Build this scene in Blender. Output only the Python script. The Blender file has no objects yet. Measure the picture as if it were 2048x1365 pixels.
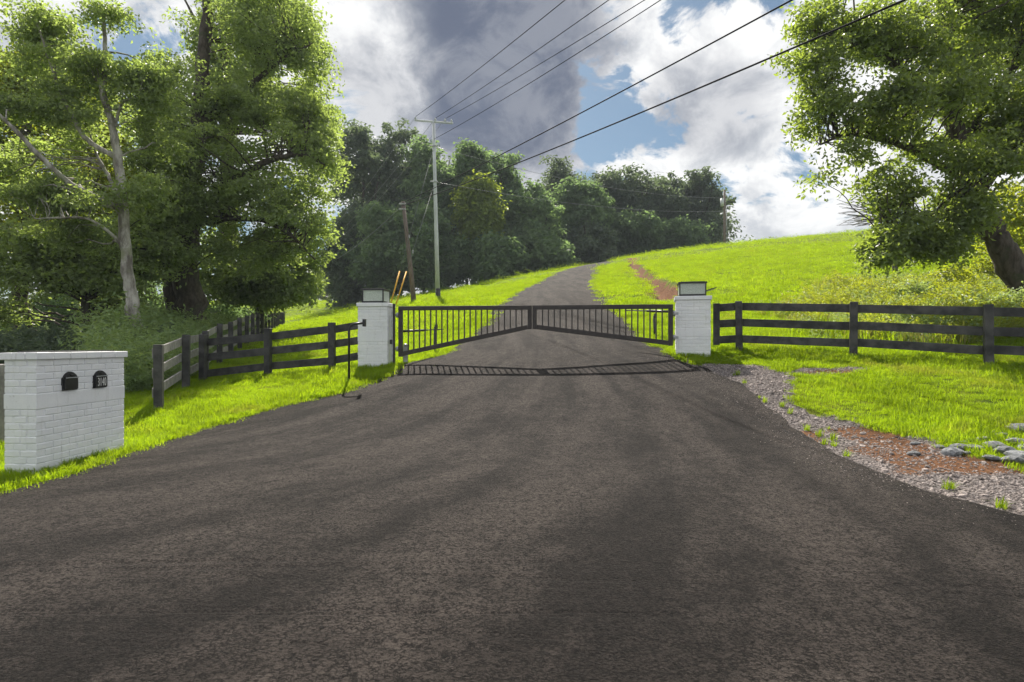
import bpy, bmesh, math, random
import numpy as np
from mathutils import Vector, Matrix

# ------------------------------------------------------------------ camera, world, sun, exposure
SC = bpy.context.scene
COL = SC.collection
F, CX, HZ, CAMZ = 1180.0, 1024.0, 689.0, 1.25
def P(px, py, d):
    """design aid: survey point of the place, d metres ahead of the standpoint"""
    return Vector(((px - CX) / F * d, d, CAMZ + (HZ - py) / F * d))

cam_d = bpy.data.cameras.new('camera'); cam = bpy.data.objects.new('camera', cam_d); COL.objects.link(cam)
cam.location = (0, 0, CAMZ); cam.rotation_euler = (math.pi / 2, 0, 0)
cam_d.sensor_width = 36; cam_d.lens = F / 2048 * 36; cam_d.shift_y = (HZ - 682.5) / 2048
cam_d.clip_start = 0.05; cam_d.clip_end = 3000
SC.camera = cam

SUN_EL, SUN_AZ = math.radians(48), math.radians(-10)      # azimuth from +Y, negative to the left
sdir = Vector((math.sin(SUN_AZ) * math.cos(SUN_EL), math.cos(SUN_AZ) * math.cos(SUN_EL), math.sin(SUN_EL)))
sl = bpy.data.lights.new('sun', 'SUN'); so = bpy.data.objects.new('sun', sl); COL.objects.link(so)
sl.energy = 3.9; sl.angle = math.radians(0.5); sl.color = (1.0, 0.93, 0.82)
so.rotation_euler = sdir.to_track_quat('Z', 'Y').to_euler(); so.location = (0, 0, 60)

SC.view_settings.view_transform = 'Standard'; SC.view_settings.look = 'None'
SC.view_settings.gamma = 1.0; SC.view_settings.use_curve_mapping = False
SC.view_settings.exposure = 1.4
SC.cycles.use_denoising = True; SC.cycles.use_adaptive_sampling = True; SC.cycles.adaptive_threshold = 0.02
SC.cycles.max_bounces = 7; SC.cycles.diffuse_bounces = 5; SC.cycles.glossy_bounces = 2
SC.cycles.transmission_bounces = 4; SC.cycles.transparent_max_bounces = 4; SC.cycles.volume_bounces = 0

class NT:
    """tiny node-graph helper"""
    def __init__(s, tree): s.t = tree; s.n = tree.nodes; s.l = tree.links
    def new(s, typ, **kw):
        n = s.n.new(typ)
        for k, v in kw.items():
            if k.startswith('i_'): s.put(n.inputs[k[2:].replace('_', ' ')], v)
            else: setattr(n, k, v)
        return n
    def put(s, sock, v):
        if isinstance(v, bpy.types.NodeSocket): s.l.new(v, sock)
        elif isinstance(v, bpy.types.Node): s.l.new(v.outputs[0], sock)
        else:
            if hasattr(sock, 'default_value') and hasattr(sock.default_value, '__len__') and len(sock.default_value) == 4 and len(v) == 3: v = (*v, 1)
            sock.default_value = v
    def math(s, op, a, b=None, c=None, clamp=False):
        n = s.n.new('ShaderNodeMath'); n.operation = op; n.use_clamp = clamp
        for i, v in enumerate((a, b, c)):
            if v is not None: s.put(n.inputs[i], v)
        return n.outputs[0]
    def vmath(s, op, a, b=None):
        n = s.n.new('ShaderNodeVectorMath'); n.operation = op
        s.put(n.inputs[0], a)
        if b is not None: s.put(n.inputs[1], b)
        return n.outputs['Value'] if op in ('DOT_PRODUCT', 'LENGTH') else n.outputs[0]
    def mix(s, f, a, b, blend='MIX'):
        n = s.n.new('ShaderNodeMix'); n.data_type = 'RGBA'; n.blend_type = blend; n.clamp_factor = True
        s.put(n.inputs[0], f); s.put(n.inputs[6], a); s.put(n.inputs[7], b)
        return n.outputs[2]
    def ramp(s, x, a, b, lo=0.0, hi=1.0):
        n = s.n.new('ShaderNodeMapRange'); n.interpolation_type = 'SMOOTHSTEP'; n.clamp = True
        s.put(n.inputs[0], x); n.inputs[1].default_value = a; n.inputs[2].default_value = b
        n.inputs[3].default_value = lo; n.inputs[4].default_value = hi
        return n.outputs[0]
    def noise(s, vec, scale, detail=4, rough=0.55, dist=0.0, out=0):
        n = s.n.new('ShaderNodeTexNoise'); s.put(n.inputs['Vector'], vec)
        n.inputs['Scale'].default_value = scale; n.inputs['Detail'].default_value = detail
        n.inputs['Roughness'].default_value = rough; n.inputs['Distortion'].default_value = dist
        return n.outputs[out]
    def mapping(s, vec, rot=(0, 0, 0), scale=(1, 1, 1), loc=(0, 0, 0)):
        n = s.n.new('ShaderNodeMapping'); s.put(n.inputs[0], vec)
        n.inputs[1].default_value = loc; n.inputs[2].default_value = rot; n.inputs[3].default_value = scale
        return n.outputs[0]

world = bpy.data.worlds.new('World'); SC.world = world; world.use_nodes = True
w = NT(world.node_tree); w.n.clear()
WSTR = 0.05
world.cycles.sampling_method = 'MANUAL'; world.cycles.sample_map_resolution = 512
sky = w.new('ShaderNodeTexSky'); sky.sky_type = 'NISHITA'; sky.sun_disc = False
sky.sun_elevation = SUN_EL; sky.sun_rotation = SUN_AZ
sky.air_density = 1.0; sky.dust_density = 1.0; sky.ozone_density = 2.0
tc = w.new('ShaderNodeTexCoord').outputs['Generated']
dirn = w.vmath('NORMALIZE', tc)
warp = w.vmath('MULTIPLY', w.vmath('SUBTRACT', w.noise(dirn, 5.0, 6, 0.62, 0, 1), (0.5, 0.5, 0.5)), (0.22, 0.22, 0.22))
dw = w.vmath('NORMALIZE', w.vmath('ADD', dirn, warp))
def skyd(px, py): return tuple(Vector(((px - CX) / F, 1, (HZ - py) / F)).normalized())
def blob(px, py, deg0, deg1):
    return w.ramp(w.vmath('DOT_PRODUCT', dw, skyd(px, py)), math.cos(math.radians(deg0)), math.cos(math.radians(deg1)))
stretch = w.mapping(dirn, scale=(1, 1, 1.7))
n1 = w.math('MULTIPLY_ADD', w.math('SUBTRACT', w.noise(stretch, 6.5, 8, 0.62, 0.4), 0.5), 1.7, 0.5)
cov = n1
for px, py, d0, d1, a in ((1010, 120, 12, 4, .30), (1440, 180, 10, 2, .16), (760, 120, 12, 3, .20), (1580, 400, 7, 1, .10), (1620, 110, 8, 2, .12),
                          (1225, 225, 5, 1, -.30), (1470, 20, 5.5, 1, -.34), (800, 20, 4, 1, -.20), (1590, 350, 4, 1, -.10), (1480, 400, 4, 1, -.08), (1560, 430, 7, 1, .10), (665, 470, 4, 1, -.2), (1310, 270, 4, 1, -.14)):
    cov = w.math('ADD', cov, w.math('MULTIPLY', blob(px, py, d0, d1), a))
mask = w.ramp(cov, 0.33, 0.48)
n2 = w.noise(w.mapping(dirn, scale=(1, 1, 1.5), loc=(3.1, 1.7, 0.4)), 8.5, 8, 0.62, 0.4)
thick = w.ramp(cov, 0.60, 0.95)
lit = w.math('SUBTRACT', w.ramp(n2, 0.33, 0.60, 0.30, 1.0), w.math('MULTIPLY', thick, 0.10))
dark = w.math('MAXIMUM', blob(1030, 90, 12.5, 6), w.math('MAXIMUM', blob(985, 190, 9.5, 4), w.math('MULTIPLY', blob(1420, 240, 6.5, 2), 0.45)))
dark = w.math('MAXIMUM', dark, w.math('MULTIPLY', blob(740, 200, 6, 2), 0.45))
dark = w.math('MULTIPLY', dark, w.ramp(n2, 0.36, 0.60, 1.0, 0.84))
k = 1.0 / WSTR
white = w.mix(lit, (0.15 * k, 0.165 * k, 0.19 * k), (0.40 * k, 0.40 * k, 0.40 * k))
cloud = w.mix(dark, white, (0.052 * k, 0.062 * k, 0.090 * k))
skyc = w.mix(1.0, sky.outputs[0], (0.47, 0.56, 0.57), 'MULTIPLY')
final = w.mix(mask, skyc, cloud)
bg = w.new('ShaderNodeBackground', i_Color=final, i_Strength=WSTR)
wo = w.new('ShaderNodeOutputWorld'); w.l.new(bg.outputs[0], wo.inputs[0])

# ------------------------------------------------------------------ helpers
rng = np.random.default_rng(7)
random.seed(7)

def tag(o, label=None, cat=None, group=None, kind=None):
    if label: o['label'] = label
    if cat: o['category'] = cat
    if group: o['group'] = group
    if kind: o['kind'] = kind
    return o
def empty(name, loc=(0, 0, 0), rz=0.0):
    o = bpy.data.objects.new(name, None); COL.objects.link(o); o.location = loc; o.rotation_euler = (0, 0, rz)
    o.empty_display_size = 0.2
    return o
def link(name, me, parent=None, m=None):
    o = bpy.data.objects.new(name, me); COL.objects.link(o)
    if parent is not None: o.parent = parent
    if m is not None and not me.materials: me.materials.append(m)
    return o
def np_mesh(name, verts, faces, smooth=False):
    """verts (N,3), faces (M,k) numpy"""
    me = bpy.data.meshes.new(name)
    verts = np.asarray(verts, np.float32); faces = np.asarray(faces, np.int32)
    M, kk = faces.shape
    me.vertices.add(len(verts)); me.vertices.foreach_set('co', verts.ravel())
    me.loops.add(M * kk); me.loops.foreach_set('vertex_index', faces.ravel())
    me.polygons.add(M); me.polygons.foreach_set('loop_start', np.arange(0, M * kk, kk, dtype=np.int32))
    me.polygons.foreach_set('loop_total', np.full(M, kk, np.int32))
    if smooth: me.polygons.foreach_set('use_smooth', np.ones(M, bool))
    me.update(calc_edges=True)
    return me
class MB:
    """collects simple solids, then builds ONE mesh"""
    def __init__(s): s.bm = bmesh.new()
    def box(s, c, size, rot=None, bev=0.0):
        m = Matrix.Translation(Vector(c)) @ (rot.to_4x4() if rot is not None else Matrix()) @ Matrix.Diagonal((*size, 1))
        r = bmesh.ops.create_cube(s.bm, size=1.0, matrix=m)
        if bev > 0:
            es = list({e for v in r['verts'] for e in v.link_edges})
            bmesh.ops.bevel(s.bm, geom=es, offset=bev, segments=1, profile=0.5, affect='EDGES')
        return s
    def beam(s, a, b, wid, hgt, bev=0.0, up=(0, 0, 1)):
        a, b = Vector(a), Vector(b); d = (b - a); L = d.length; d.normalize()
        side = d.cross(Vector(up)).normalized(); u = side.cross(d)
        rot = Matrix((d, side, u)).transposed()
        return s.box((a + b) / 2, (L, wid, hgt), rot, bev)
    def tube(s, pts, radii, n=8, cap=True):
        pts = [Vector(p) for p in pts]
        if not hasattr(radii, '__len__'): radii = [radii] * len(pts)
        rings = []; ref = Vector((0.31, 0.87, 0.12))
        for i, p in enumerate(pts):
            d = (pts[min(i + 1, len(pts) - 1)] - pts[max(i - 1, 0)]).normalized()
            x = d.cross(ref)
            if x.length < 0.1: x = d.cross(Vector((1, 0, 0)))
            x.normalize(); y = d.cross(x)
            rings.append([s.bm.verts.new(p + (x * math.cos(t) + y * math.sin(t)) * radii[i]) for t in [2 * math.pi * j / n for j in range(n)]])
        for a, b in zip(rings, rings[1:]):
            for j in range(n):
                f = s.bm.faces.new((a[j], a[(j + 1) % n], b[(j + 1) % n], b[j])); f.smooth = True
        if cap:
            s.bm.faces.new(rings[0][::-1]); s.bm.faces.new(rings[-1])
        return s
    def build(s, name, m, parent=None):
        me = bpy.data.meshes.new(name)
        bmesh.ops.recalc_face_normals(s.bm, faces=s.bm.faces)
        s.bm.to_mesh(me); s.bm.free(); me.materials.append(m)
        return link(name, me, parent)

# ------------------------------------------------------------------ materials
def new_mat(name):
    m = bpy.data.materials.new(name); m.use_nodes = True
    t = NT(m.node_tree); t.n.clear()
    out = t.new('ShaderNodeOutputMaterial')
    return m, t, out
def prin(t, out, col, rough=0.6, spec=0.5, metal=0.0, bump=None, bstr=0.3, bdist=0.01):
    p = t.new('ShaderNodeBsdfPrincipled'); t.put(p.inputs['Base Color'], col); t.put(p.inputs['Roughness'], rough)
    p.inputs['Specular IOR Level'].default_value = spec; p.inputs['Metallic'].default_value = metal
    if bump is not None:
        b = t.new('ShaderNodeBump'); b.inputs['Strength'].default_value = bstr; b.inputs['Distance'].default_value = bdist
        t.put(b.inputs['Height'], bump); t.put(p.inputs['Normal'], b)
    t.l.new(p.outputs[0], out.inputs[0])
    return p
def simple(name, c0, c1, scale=6, rough=0.6, spec=0.4, metal=0.0, bstr=0.25, bdist=0.004, stretch=(1, 1, 1), coord='Object', rnd=0.0):
    m, t, out = new_mat(name)
    co = t.new('ShaderNodeTexCoord').outputs[coord]
    v = t.mapping(co, scale=stretch)
    n = t.noise(v, scale, 6, 0.6)
    col = t.mix(t.ramp(n, 0.3, 0.7), c0, c1)
    if rnd:
        r = t.new('ShaderNodeObjectInfo').outputs['Random']
        col = t.mix(1.0, col, t.new('ShaderNodeCombineColor', i_Red=t.math('MULTIPLY_ADD', r, rnd, 1 - rnd / 2), i_Green=t.math('MULTIPLY_ADD', r, rnd, 1 - rnd / 2), i_Blue=t.math('MULTIPLY_ADD', r, rnd, 1 - rnd / 2)), 'MULTIPLY')
    prin(t, out, col, rough, spec, metal, t.noise(v, scale * 5, 4, 0.6), bstr, bdist)
    return m

M = {}
# painted brick: chalky white with a little grime
def mk_paint():
    m, t, out = new_mat('white_painted_brick')
    co = t.new('ShaderNodeTexCoord').outputs['Object']
    g = t.new('ShaderNodeNewGeometry').outputs['Position']
    n = t.noise(g, 3.0, 6, 0.65); n2 = t.noise(g, 26.0, 5, 0.6)
    r = t.new('ShaderNodeObjectInfo').outputs['Random']
    col = t.mix(t.ramp(n, 0.25, 0.8), (0.87, 0.875, 0.88), (0.76, 0.775, 0.79))
    col = t.mix(t.math('MULTIPLY', r, 0.35), col, (0.74, 0.76, 0.80))
    col = t.mix(t.ramp(n2, 0.62, 0.75, 0, 0.5), col, (0.42, 0.42, 0.41))
    run = t.noise(t.mapping(g, scale=(16, 16, 1.6)), 1.0, 5, 0.65)
    col = t.mix(t.ramp(run, 0.56, 0.74, 0, 0.38), col, (0.45, 0.44, 0.41))
    prin(t, out, col, 0.7, 0.25, 0, t.noise(g, 55, 5, 0.7), 0.5, 0.006)
    return m
M['paint'] = mk_paint()
M['black_wood'] = simple('black_stained_wood', (0.018, 0.018, 0.020), (0.075, 0.072, 0.070), 5, 0.62, 0.45, 0, 0.5, 0.004, (1, 1, 1), rnd=0.3)
M['sunlit_wood'] = simple('sunlit_grey_wood', (0.17, 0.162, 0.155), (0.30, 0.285, 0.27), 9, 0.7, 0.35, 0, 0.5, 0.004, rnd=0.3)  # paler fence wood: sun on the boards is put into the colour
M['gate_metal'] = simple('dark_brown_black_gate_paint', (0.022, 0.017, 0.016), (0.040, 0.031, 0.028), 14, 0.45, 0.5, 0, 0.15, 0.002)
M['black_metal'] = simple('black_metal', (0.012, 0.012, 0.013), (0.026, 0.026, 0.028), 20, 0.4, 0.5, 0, 0.1, 0.002)
M['galv'] = simple('galvanised_metal', (0.30, 0.31, 0.32), (0.46, 0.47, 0.48), 12, 0.45, 0.5, 0.5, 0.1, 0.002)
M['pole_metal'] = simple('pale_weathered_pole', (0.46, 0.49, 0.50), (0.60, 0.63, 0.63), 4, 0.55, 0.4, 0.2, 0.2, 0.004, (1, 1, 0.3))
M['pole_wood'] = simple('brown_pole_wood', (0.12, 0.092, 0.08), (0.23, 0.185, 0.165), 6, 0.8, 0.2, 0, 0.5, 0.01, (3, 3, 0.4))
M['yellow'] = simple('yellow_guy_guard', (0.70, 0.36, 0.02), (0.80, 0.45, 0.04), 8, 0.5)
M['wire'] = simple('wire_metal', (0.010, 0.010, 0.011), (0.02, 0.02, 0.022), 5, 0.9, 0.1)
M['thinwire'] = simple('pale_wire_metal', (0.14, 0.15, 0.16), (0.24, 0.25, 0.26), 5, 0.45, 0.5, 0.3)
M['white_num'] = simple('white_number_paint', (0.72, 0.72, 0.70), (0.80, 0.80, 0.78), 30, 0.5)
M['rock'] = simple('grey_limestone', (0.15, 0.16, 0.17), (0.36, 0.37, 0.385), 5, 0.85, 0.2, 0, 0.9, 0.03, rnd=0.4)
M['pebble'] = simple('gravel_stone', (0.16, 0.137, 0.128), (0.38, 0.33, 0.31), 9, 0.9, 0.2, 0, 0.6, 0.01, rnd=1.0)
def mk_bark(name, c0, c1, c2, sc):
    m, t, out = new_mat(name)
    g = t.new('ShaderNodeNewGeometry').outputs['Position']
    n = t.noise(t.mapping(g, scale=(1, 1, 0.35)), sc, 7, 0.65)
    n2 = t.noise(g, sc * 0.35, 5, 0.6)
    col = t.mix(t.ramp(n, 0.35, 0.65), c0, c1)
    col = t.mix(t.ramp(n2, 0.52, 0.66), col, c2)
    prin(t, out, col, 0.85, 0.2, 0, n, 0.8, 0.03)
    return m
M['bark_pale'] = mk_bark('pale_mottled_bark', (0.14, 0.125, 0.11), (0.46, 0.44, 0.40), (0.24, 0.25, 0.17), 5)
M['bark'] = mk_bark('brown_bark', (0.045, 0.036, 0.03), (0.11, 0.092, 0.078), (0.06, 0.065, 0.04), 8)
M['bark_grey'] = mk_bark('grey_bark', (0.08, 0.075, 0.07), (0.16, 0.15, 0.14), (0.09, 0.10, 0.07), 6)

def mk_leaf(name, dark, light, trans, tfac=0.45, gloss=0.35, rough=0.45, patch=False):
    """leaf blade: reflecting face plus light let through from behind; 'tint' is a random value of each leaf"""
    m, t, out = new_mat(name)
    a = t.new('ShaderNodeAttribute', attribute_name='tint').outputs['Fac']
    r = t.new('ShaderNodeObjectInfo').outputs['Random']
    a = t.math('ADD', t.math('MULTIPLY', a, 0.8), t.math('MULTIPLY', r, 0.2))
    if patch:                                                   # lawns are patchy: clover, dry stalks, greener spots
        g = t.new('ShaderNodeNewGeometry').outputs['Position']
        a = t.math('ADD', t.math('MULTIPLY', a, 0.45), t.ramp(t.noise(g, 1.3, 6, 0.68), 0.32, 0.68, 0.0, 0.6))
    col = t.mix(a, dark, light)
    tr = t.mix(a, tuple(c * (0.72 if not patch else 0.5) for c in trans), trans)
    if patch:
        dry = t.ramp(t.noise(g, 0.8, 6, 0.7, 0.4), 0.54, 0.70, 0, 0.55)
        col = t.mix(dry, col, (0.21, 0.185, 0.05)); tr = t.mix(dry, tr, (0.50, 0.46, 0.06))
    p = t.new('ShaderNodeBsdfPrincipled'); t.put(p.inputs['Base Color'], col)
    p.inputs['Roughness'].default_value = rough; p.inputs['Specular IOR Level'].default_value = gloss
    tb = t.new('ShaderNodeBsdfTranslucent'); t.put(tb.inputs['Color'], tr)
    mx = t.new('ShaderNodeMixShader'); mx.inputs[0].default_value = tfac
    t.l.new(p.outputs[0], mx.inputs[1]); t.l.new(tb.outputs[0], mx.inputs[2]); t.l.new(mx.outputs[0], out.inputs[0])
    return m
M['leaf_olive'] = mk_leaf('leaf_olive_green', (0.125, 0.160, 0.082), (0.265, 0.315, 0.165), (0.48, 0.63, 0.12), 0.50, 0.25)
M['leaf_bright'] = mk_leaf('leaf_bright_green', (0.08, 0.11, 0.024), (0.14, 0.18, 0.036), (0.55, 0.62, 0.03), 0.5)
M['leaf_oak'] = mk_leaf('leaf_dark_glossy', (0.090, 0.122, 0.052), (0.185, 0.232, 0.098), (0.46, 0.60, 0.07), 0.46, 0.5, 0.4)
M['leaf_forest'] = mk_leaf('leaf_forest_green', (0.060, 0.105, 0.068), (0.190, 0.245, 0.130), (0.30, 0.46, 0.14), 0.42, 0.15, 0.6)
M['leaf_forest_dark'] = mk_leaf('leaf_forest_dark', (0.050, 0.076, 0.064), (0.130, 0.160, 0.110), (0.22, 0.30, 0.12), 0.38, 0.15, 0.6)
M['leaf_lime'] = mk_leaf('leaf_lime', (0.10, 0.15, 0.03), (0.18, 0.24, 0.05), (0.45, 0.55, 0.05), 0.5)
M['weed'] = mk_leaf('weed_leaf', (0.12, 0.19, 0.085), (0.26, 0.35, 0.16), (0.48, 0.62, 0.14), 0.42)
M['grass'] = mk_leaf('grass_blade', (0.060, 0.125, 0.010), (0.215, 0.305, 0.018), (0.56, 0.78, 0.015), 0.5, 0.12, 0.6, True)
M['straw'] = mk_leaf('seedhead_grass_blade', (0.14, 0.15, 0.045), (0.24, 0.23, 0.09), (0.50, 0.50, 0.09), 0.42, 0.3, 0.5)

# ------------------------------------------------------------------ the lie of the land
CTRL = np.array([
 (-6,-6,-.3),(0,-6,-.3),(6,-6,-.3),(-8,1,-.15),(0,1,-.12),(8,1,-.18),(0,5,0),(-4.5,5.7,0),(-4.5,6.9,0),(-6,6,0),(3.6,5,-.05),(3.6,6.1,.03),(3.7,7.5,.16),(0,7.5,.13),
 (-4.3,8.2,.07),(-3.7,9.3,.26),(-5.6,9.3,.22),(-6.65,12.5,.45),(-2.8,9.7,.43),(-2.9,10.4,.55),(-2.6,11.8,.79),(3.6,11.3,1.03),(.4,11.6,.90),(0,9.5,.48),(-5.09,12.3,.56),(-3.72,12.2,.70),
 (4.42,11.5,1.14),(6.19,10.7,1.06),(7.91,9.8,.926),(12,8,.8),(5.2,6.3,.08),(6.5,4.8,-.02),(12,4,.2),(4.6,9,.62),(6,8.3,.55),
 (.8,12.8,1.15),(1,16,1.75),(1.2,20,2.6),(2.2,30,4.15),(4.8,45,6.8),(9.5,60,9.55),(13.5,68,10.4),(20,85,10.6),
 (-8.3,17.6,.88),(-9.7,21.9,1.3),(-12.7,31,1.83),(-17.7,46,2.68),(-5.2,40,4.25),(-6.3,38,3.95),(-3.5,20,1.9),(-5,28,2.7),(3.9,60,8.55),(-1.2,58,7.25),(-11.5,56,5.6),
 (-1,75,6.5),(-12,75,5.0),(6,80,8.4),(-32,90,7.9),(-20,60,4.0),(-25,75,5.8),
 (5.4,20,3.0),(6.5,28,4.3),(9.6,45,7.5),(11.6,62,10.15),(22,62,11.5),(35,60,12.5),(55,56,13.4),(20,35,6.7),(14,20,3.3),(8,15,1.95),(13.2,15,2.3),(30,45,9.3),(28,25,4.8),
 (25,85,10.4),(42,85,11.2),(70,85,12),(0,150,7),(60,150,9),(-60,150,8.5),(0,320,8),(160,320,8),(-160,320,8),(-60,45,2),(-40,22,.8),(-20,12,.3),(-15,5,0),(-30,-2,-.2),(70,20,5),(110,60,11),(40,0,.3),(-10,16,.9),(-14,22,1.15),
 (-160,0,0),(160,0,1),(0,-60,-1),(-160,120,6),(170,150,9)], float)
def _phi(r): return np.where(r > 1e-9, r * r * np.log(np.maximum(r, 1e-9)), 0.0)
_sc = 1 / 30.0
_p = CTRL[:, :2] * _sc; _n = len(_p)
_K = _phi(np.linalg.norm(_p[:, None] - _p[None], axis=2)) + np.eye(_n) * 2e-4
_A = np.zeros((_n + 3, _n + 3)); _A[:_n, :_n] = _K; _A[:_n, _n] = 1; _A[:_n, _n + 1:] = _p; _A[_n, :_n] = 1; _A[_n + 1:, :_n] = _p.T
_w = np.linalg.solve(_A, np.concatenate([CTRL[:, 2], np.zeros(3)]))
RUT = np.array([(5.0, 18.5), (5.6, 21), (6.1, 24.5), (6.5, 28), (7.1, 32), (8.0, 38), (9.3, 45), (10.6, 52)])
def seg_dist(x, y, pl):
    d = np.full(np.shape(x), 1e9); tt = np.zeros(np.shape(x))
    for i, ((ax, ay), (bx, by)) in enumerate(zip(pl[:-1], pl[1:])):
        ux, uy = bx - ax, by - ay; t = np.clip(((x - ax) * ux + (y - ay) * uy) / (ux * ux + uy * uy), 0, 1)
        e = np.hypot(x - ax - t * ux, y - ay - t * uy); m_ = e < d
        d = np.where(m_, e, d); tt = np.where(m_, (i + t) / (len(pl) - 1), tt)
    return d, tt
def vnoise(x, y, s, seed=0):
    """smooth value noise, -1..1"""
    x = np.asarray(x, float) / s; y = np.asarray(y, float) / s
    xi = np.floor(x); yi = np.floor(y); fx = x - xi; fy = y - yi
    fx = fx * fx * (3 - 2 * fx); fy = fy * fy * (3 - 2 * fy)
    def h(a, b):
        v = np.sin(a * 127.1 + b * 311.7 + seed * 74.7) * 43758.5453
        return (v - np.floor(v)) * 2 - 1
    return (h(xi, yi) * (1 - fx) + h(xi + 1, yi) * fx) * (1 - fy) + (h(xi, yi + 1) * (1 - fx) + h(xi + 1, yi + 1) * fx) * fy
def rut_d(x, y): return seg_dist(x + .16 * vnoise(x, y, 2.3, 71) + .08 * vnoise(x, y, .7, 72), y, RUT)
def H0(x, y):
    x = np.asarray(x, float); y = np.asarray(y, float); shp = np.broadcast(x, y).shape
    q = np.stack([np.broadcast_to(x, shp).ravel(), np.broadcast_to(y, shp).ravel()], 1) * _sc
    out = np.zeros(len(q))
    for i in range(0, len(q), 20000):
        c = q[i:i + 20000]
        out[i:i + 20000] = _phi(np.linalg.norm(c[:, None] - _p[None], axis=2)) @ _w[:_n] + _w[_n] + c @ _w[_n + 1:]
    return out.reshape(shp)
XL_T = np.array([(-60,-90),(2.3,-90),(2.9,-30),(3.5,-8),(4.2,-5.1),(5.0,-4.32),(5.6,-4.2),(6.6,-4.33),(7.3,-4.36),(8.2,-4.28),(9.3,-3.62),(9.75,-2.85),(10.6,-2.35),(11.9,-2.18),(12.8,-1.5),(16,-1.0),(20,-.66),(30,.15),(45,2.9),(60,8.2),(70,13),(80,20),(95,34)])
XR_T = np.array([(-60,90),(2.0,90),(2.6,40),(3.3,6.6),(4.0,4.5),(4.47,3.95),(5.1,3.62),(6.1,3.52),(7.5,3.62),(9.4,3.66),(10.4,3.36),(11.0,3.14),(11.5,3.08),(12,3.1),(14,3.0),(16.5,3.08),(19,3.06),(30,4.25),(45,6.8),(60,11.3),(70,16.5),(80,23.5),(95,38)])
def XL(y): return np.interp(y, XL_T[:, 0], XL_T[:, 1])
def XR(y): return np.interp(y, XR_T[:, 0], XR_T[:, 1])
def road_in(x, y):
    """metres inside the asphalt edge (negative outside), measured across"""
    e = 0.05 * vnoise(y * 1.0, x * 0 + 3.3, 0.35, 1) + 0.03 * vnoise(y, x * 0 + 9.1, 0.12, 2)
    d = np.minimum(x - XL(y) + e, XR(y) - x + e)
    return np.where(y > 94, -1.0, d)
GR_T = np.array([(3.0, 60), (4.0, 14), (4.6, 9), (5.25, 6.6), (5.6, 5.0), (6.2, 4.85), (7.0, 4.65), (7.7, 4.2), (8.5, 4.15), (9.2, 4.3), (9.6, 4.5), (10.1, 4.5), (10.4, 4.1), (10.7, 3.6), (12, 2.9)])
def gravel_f(x, y):
    g = np.interp(y, GR_T[:, 0], GR_T[:, 1]) + 0.18 * vnoise(x, y, 0.45, 5) + 0.10 * vnoise(x, y, 0.17, 6)
    a = np.clip((g - x) / 0.18 + 0.5, 0, 1) * (x > XR(y) - 0.3) * (y > 1) * (y < 12.2)
    b = np.clip(1.25 - ((x - 5.2) / 0.75) ** 2 - ((y - 9.75) / 0.22) ** 2 + 0.35 * vnoise(x, y, 0.25, 8), 0, 1)
    return np.maximum(a, b)
def clay_f(x, y):
    g = np.interp(y, GR_T[:, 0], GR_T[:, 1])
    c = np.clip(1.1 - np.abs(g - 0.40 - x) / 0.75 + 0.6 * vnoise(x, y, 0.3, 11), 0, 1) * (y > 5.7) * (y < 7.5)
    c2 = np.clip(1.1 - ((x - 4.35) / 0.55) ** 2 - ((y - 6.0) / 0.35) ** 2 + 0.4 * vnoise(x, y, 0.25, 13), 0, 1)
    c3 = np.clip(1.2 - ((x - 5.2) / 0.65) ** 2 - ((y - 9.7) / 0.2) ** 2 + 0.3 * vnoise(x, y, 0.25, 14), 0, 1) * 0.8
    d, tt = rut_d(x, y)
    wd = np.interp(tt, [0, .35, 1], [.8, .62, .55])
    c4 = np.clip(1.35 - d / wd + 0.45 * vnoise(x, y, 0.5, 15), 0, 1) * np.clip((tt - 0.02) * 30, 0, 1)
    return np.maximum.reduce([c, c2, c3, c4])
def H(x, y):
    """ground height, with lawn unevenness, the washed-out rut and the drive's bed"""
    x = np.asarray(x, float); y = np.asarray(y, float)
    z = H0(x, y)
    ri = road_in(x, y)
    off = np.clip(-ri / 0.8, 0, 1)
    z = z + off * (0.035 * vnoise(x, y, 1.3, 21) + 0.018 * vnoise(x, y, 0.45, 22)) + np.clip(-ri / 3, 0, 1) * np.clip((y - 14) / 15, 0, 1) * 0.10 * vnoise(x, y, 5, 23)
    d, tt = rut_d(x, y)
    z = z - (0.62 * np.exp(-(d / 0.45) ** 2) - 0.10 * np.exp(-((d - 0.8) / 0.4) ** 2)) * np.clip(tt * 12, 0, 1) * np.clip((1 - tt) * 12, 0, 1)
    return z
def Hs(x, y): return float(H(np.array([x]), np.array([y]))[0])

def axis(a, b, step, grow, far_lo, far_hi, mx=8.0):
    c = list(np.arange(a, b + 1e-6, step)); s = step; v = b
    while v < far_hi: s = min(s * (1 + grow), mx); v += s; c.append(v)
    s = step; v = a; lo = []
    while v > far_lo: s = min(s * (1 + grow * 2), mx); v -= s; lo.append(v)
    return np.array(lo[::-1] + c)
gx = axis(-7.5, 9.5, 0.13, 0.022, -170, 170); gy = axis(3.5, 15, 0.13, 0.016, -50, 200)
GX, GY = np.meshgrid(gx, gy)
RI = road_in(GX, GY)
GZ = H(GX, GY) - 0.07 * np.clip((RI - 0.10) / 0.15, 0, 1)
nx, ny = len(gx), len(gy)
idx = np.arange(nx * ny).reshape(ny, nx)
fc = np.stack([idx[:-1, :-1], idx[:-1, 1:], idx[1:, 1:], idx[1:, :-1]], -1).reshape(-1, 4)
me = np_mesh('ground', np.stack([GX, GY, GZ], -1).reshape(-1, 3), fc, True)
for nm, fn in (('gravel', gravel_f), ('clay', clay_f)):
    at = me.attributes.new(nm, 'FLOAT', 'POINT'); at.data.foreach_set('value', fn(GX, GY).ravel().astype(np.float32))

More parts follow.
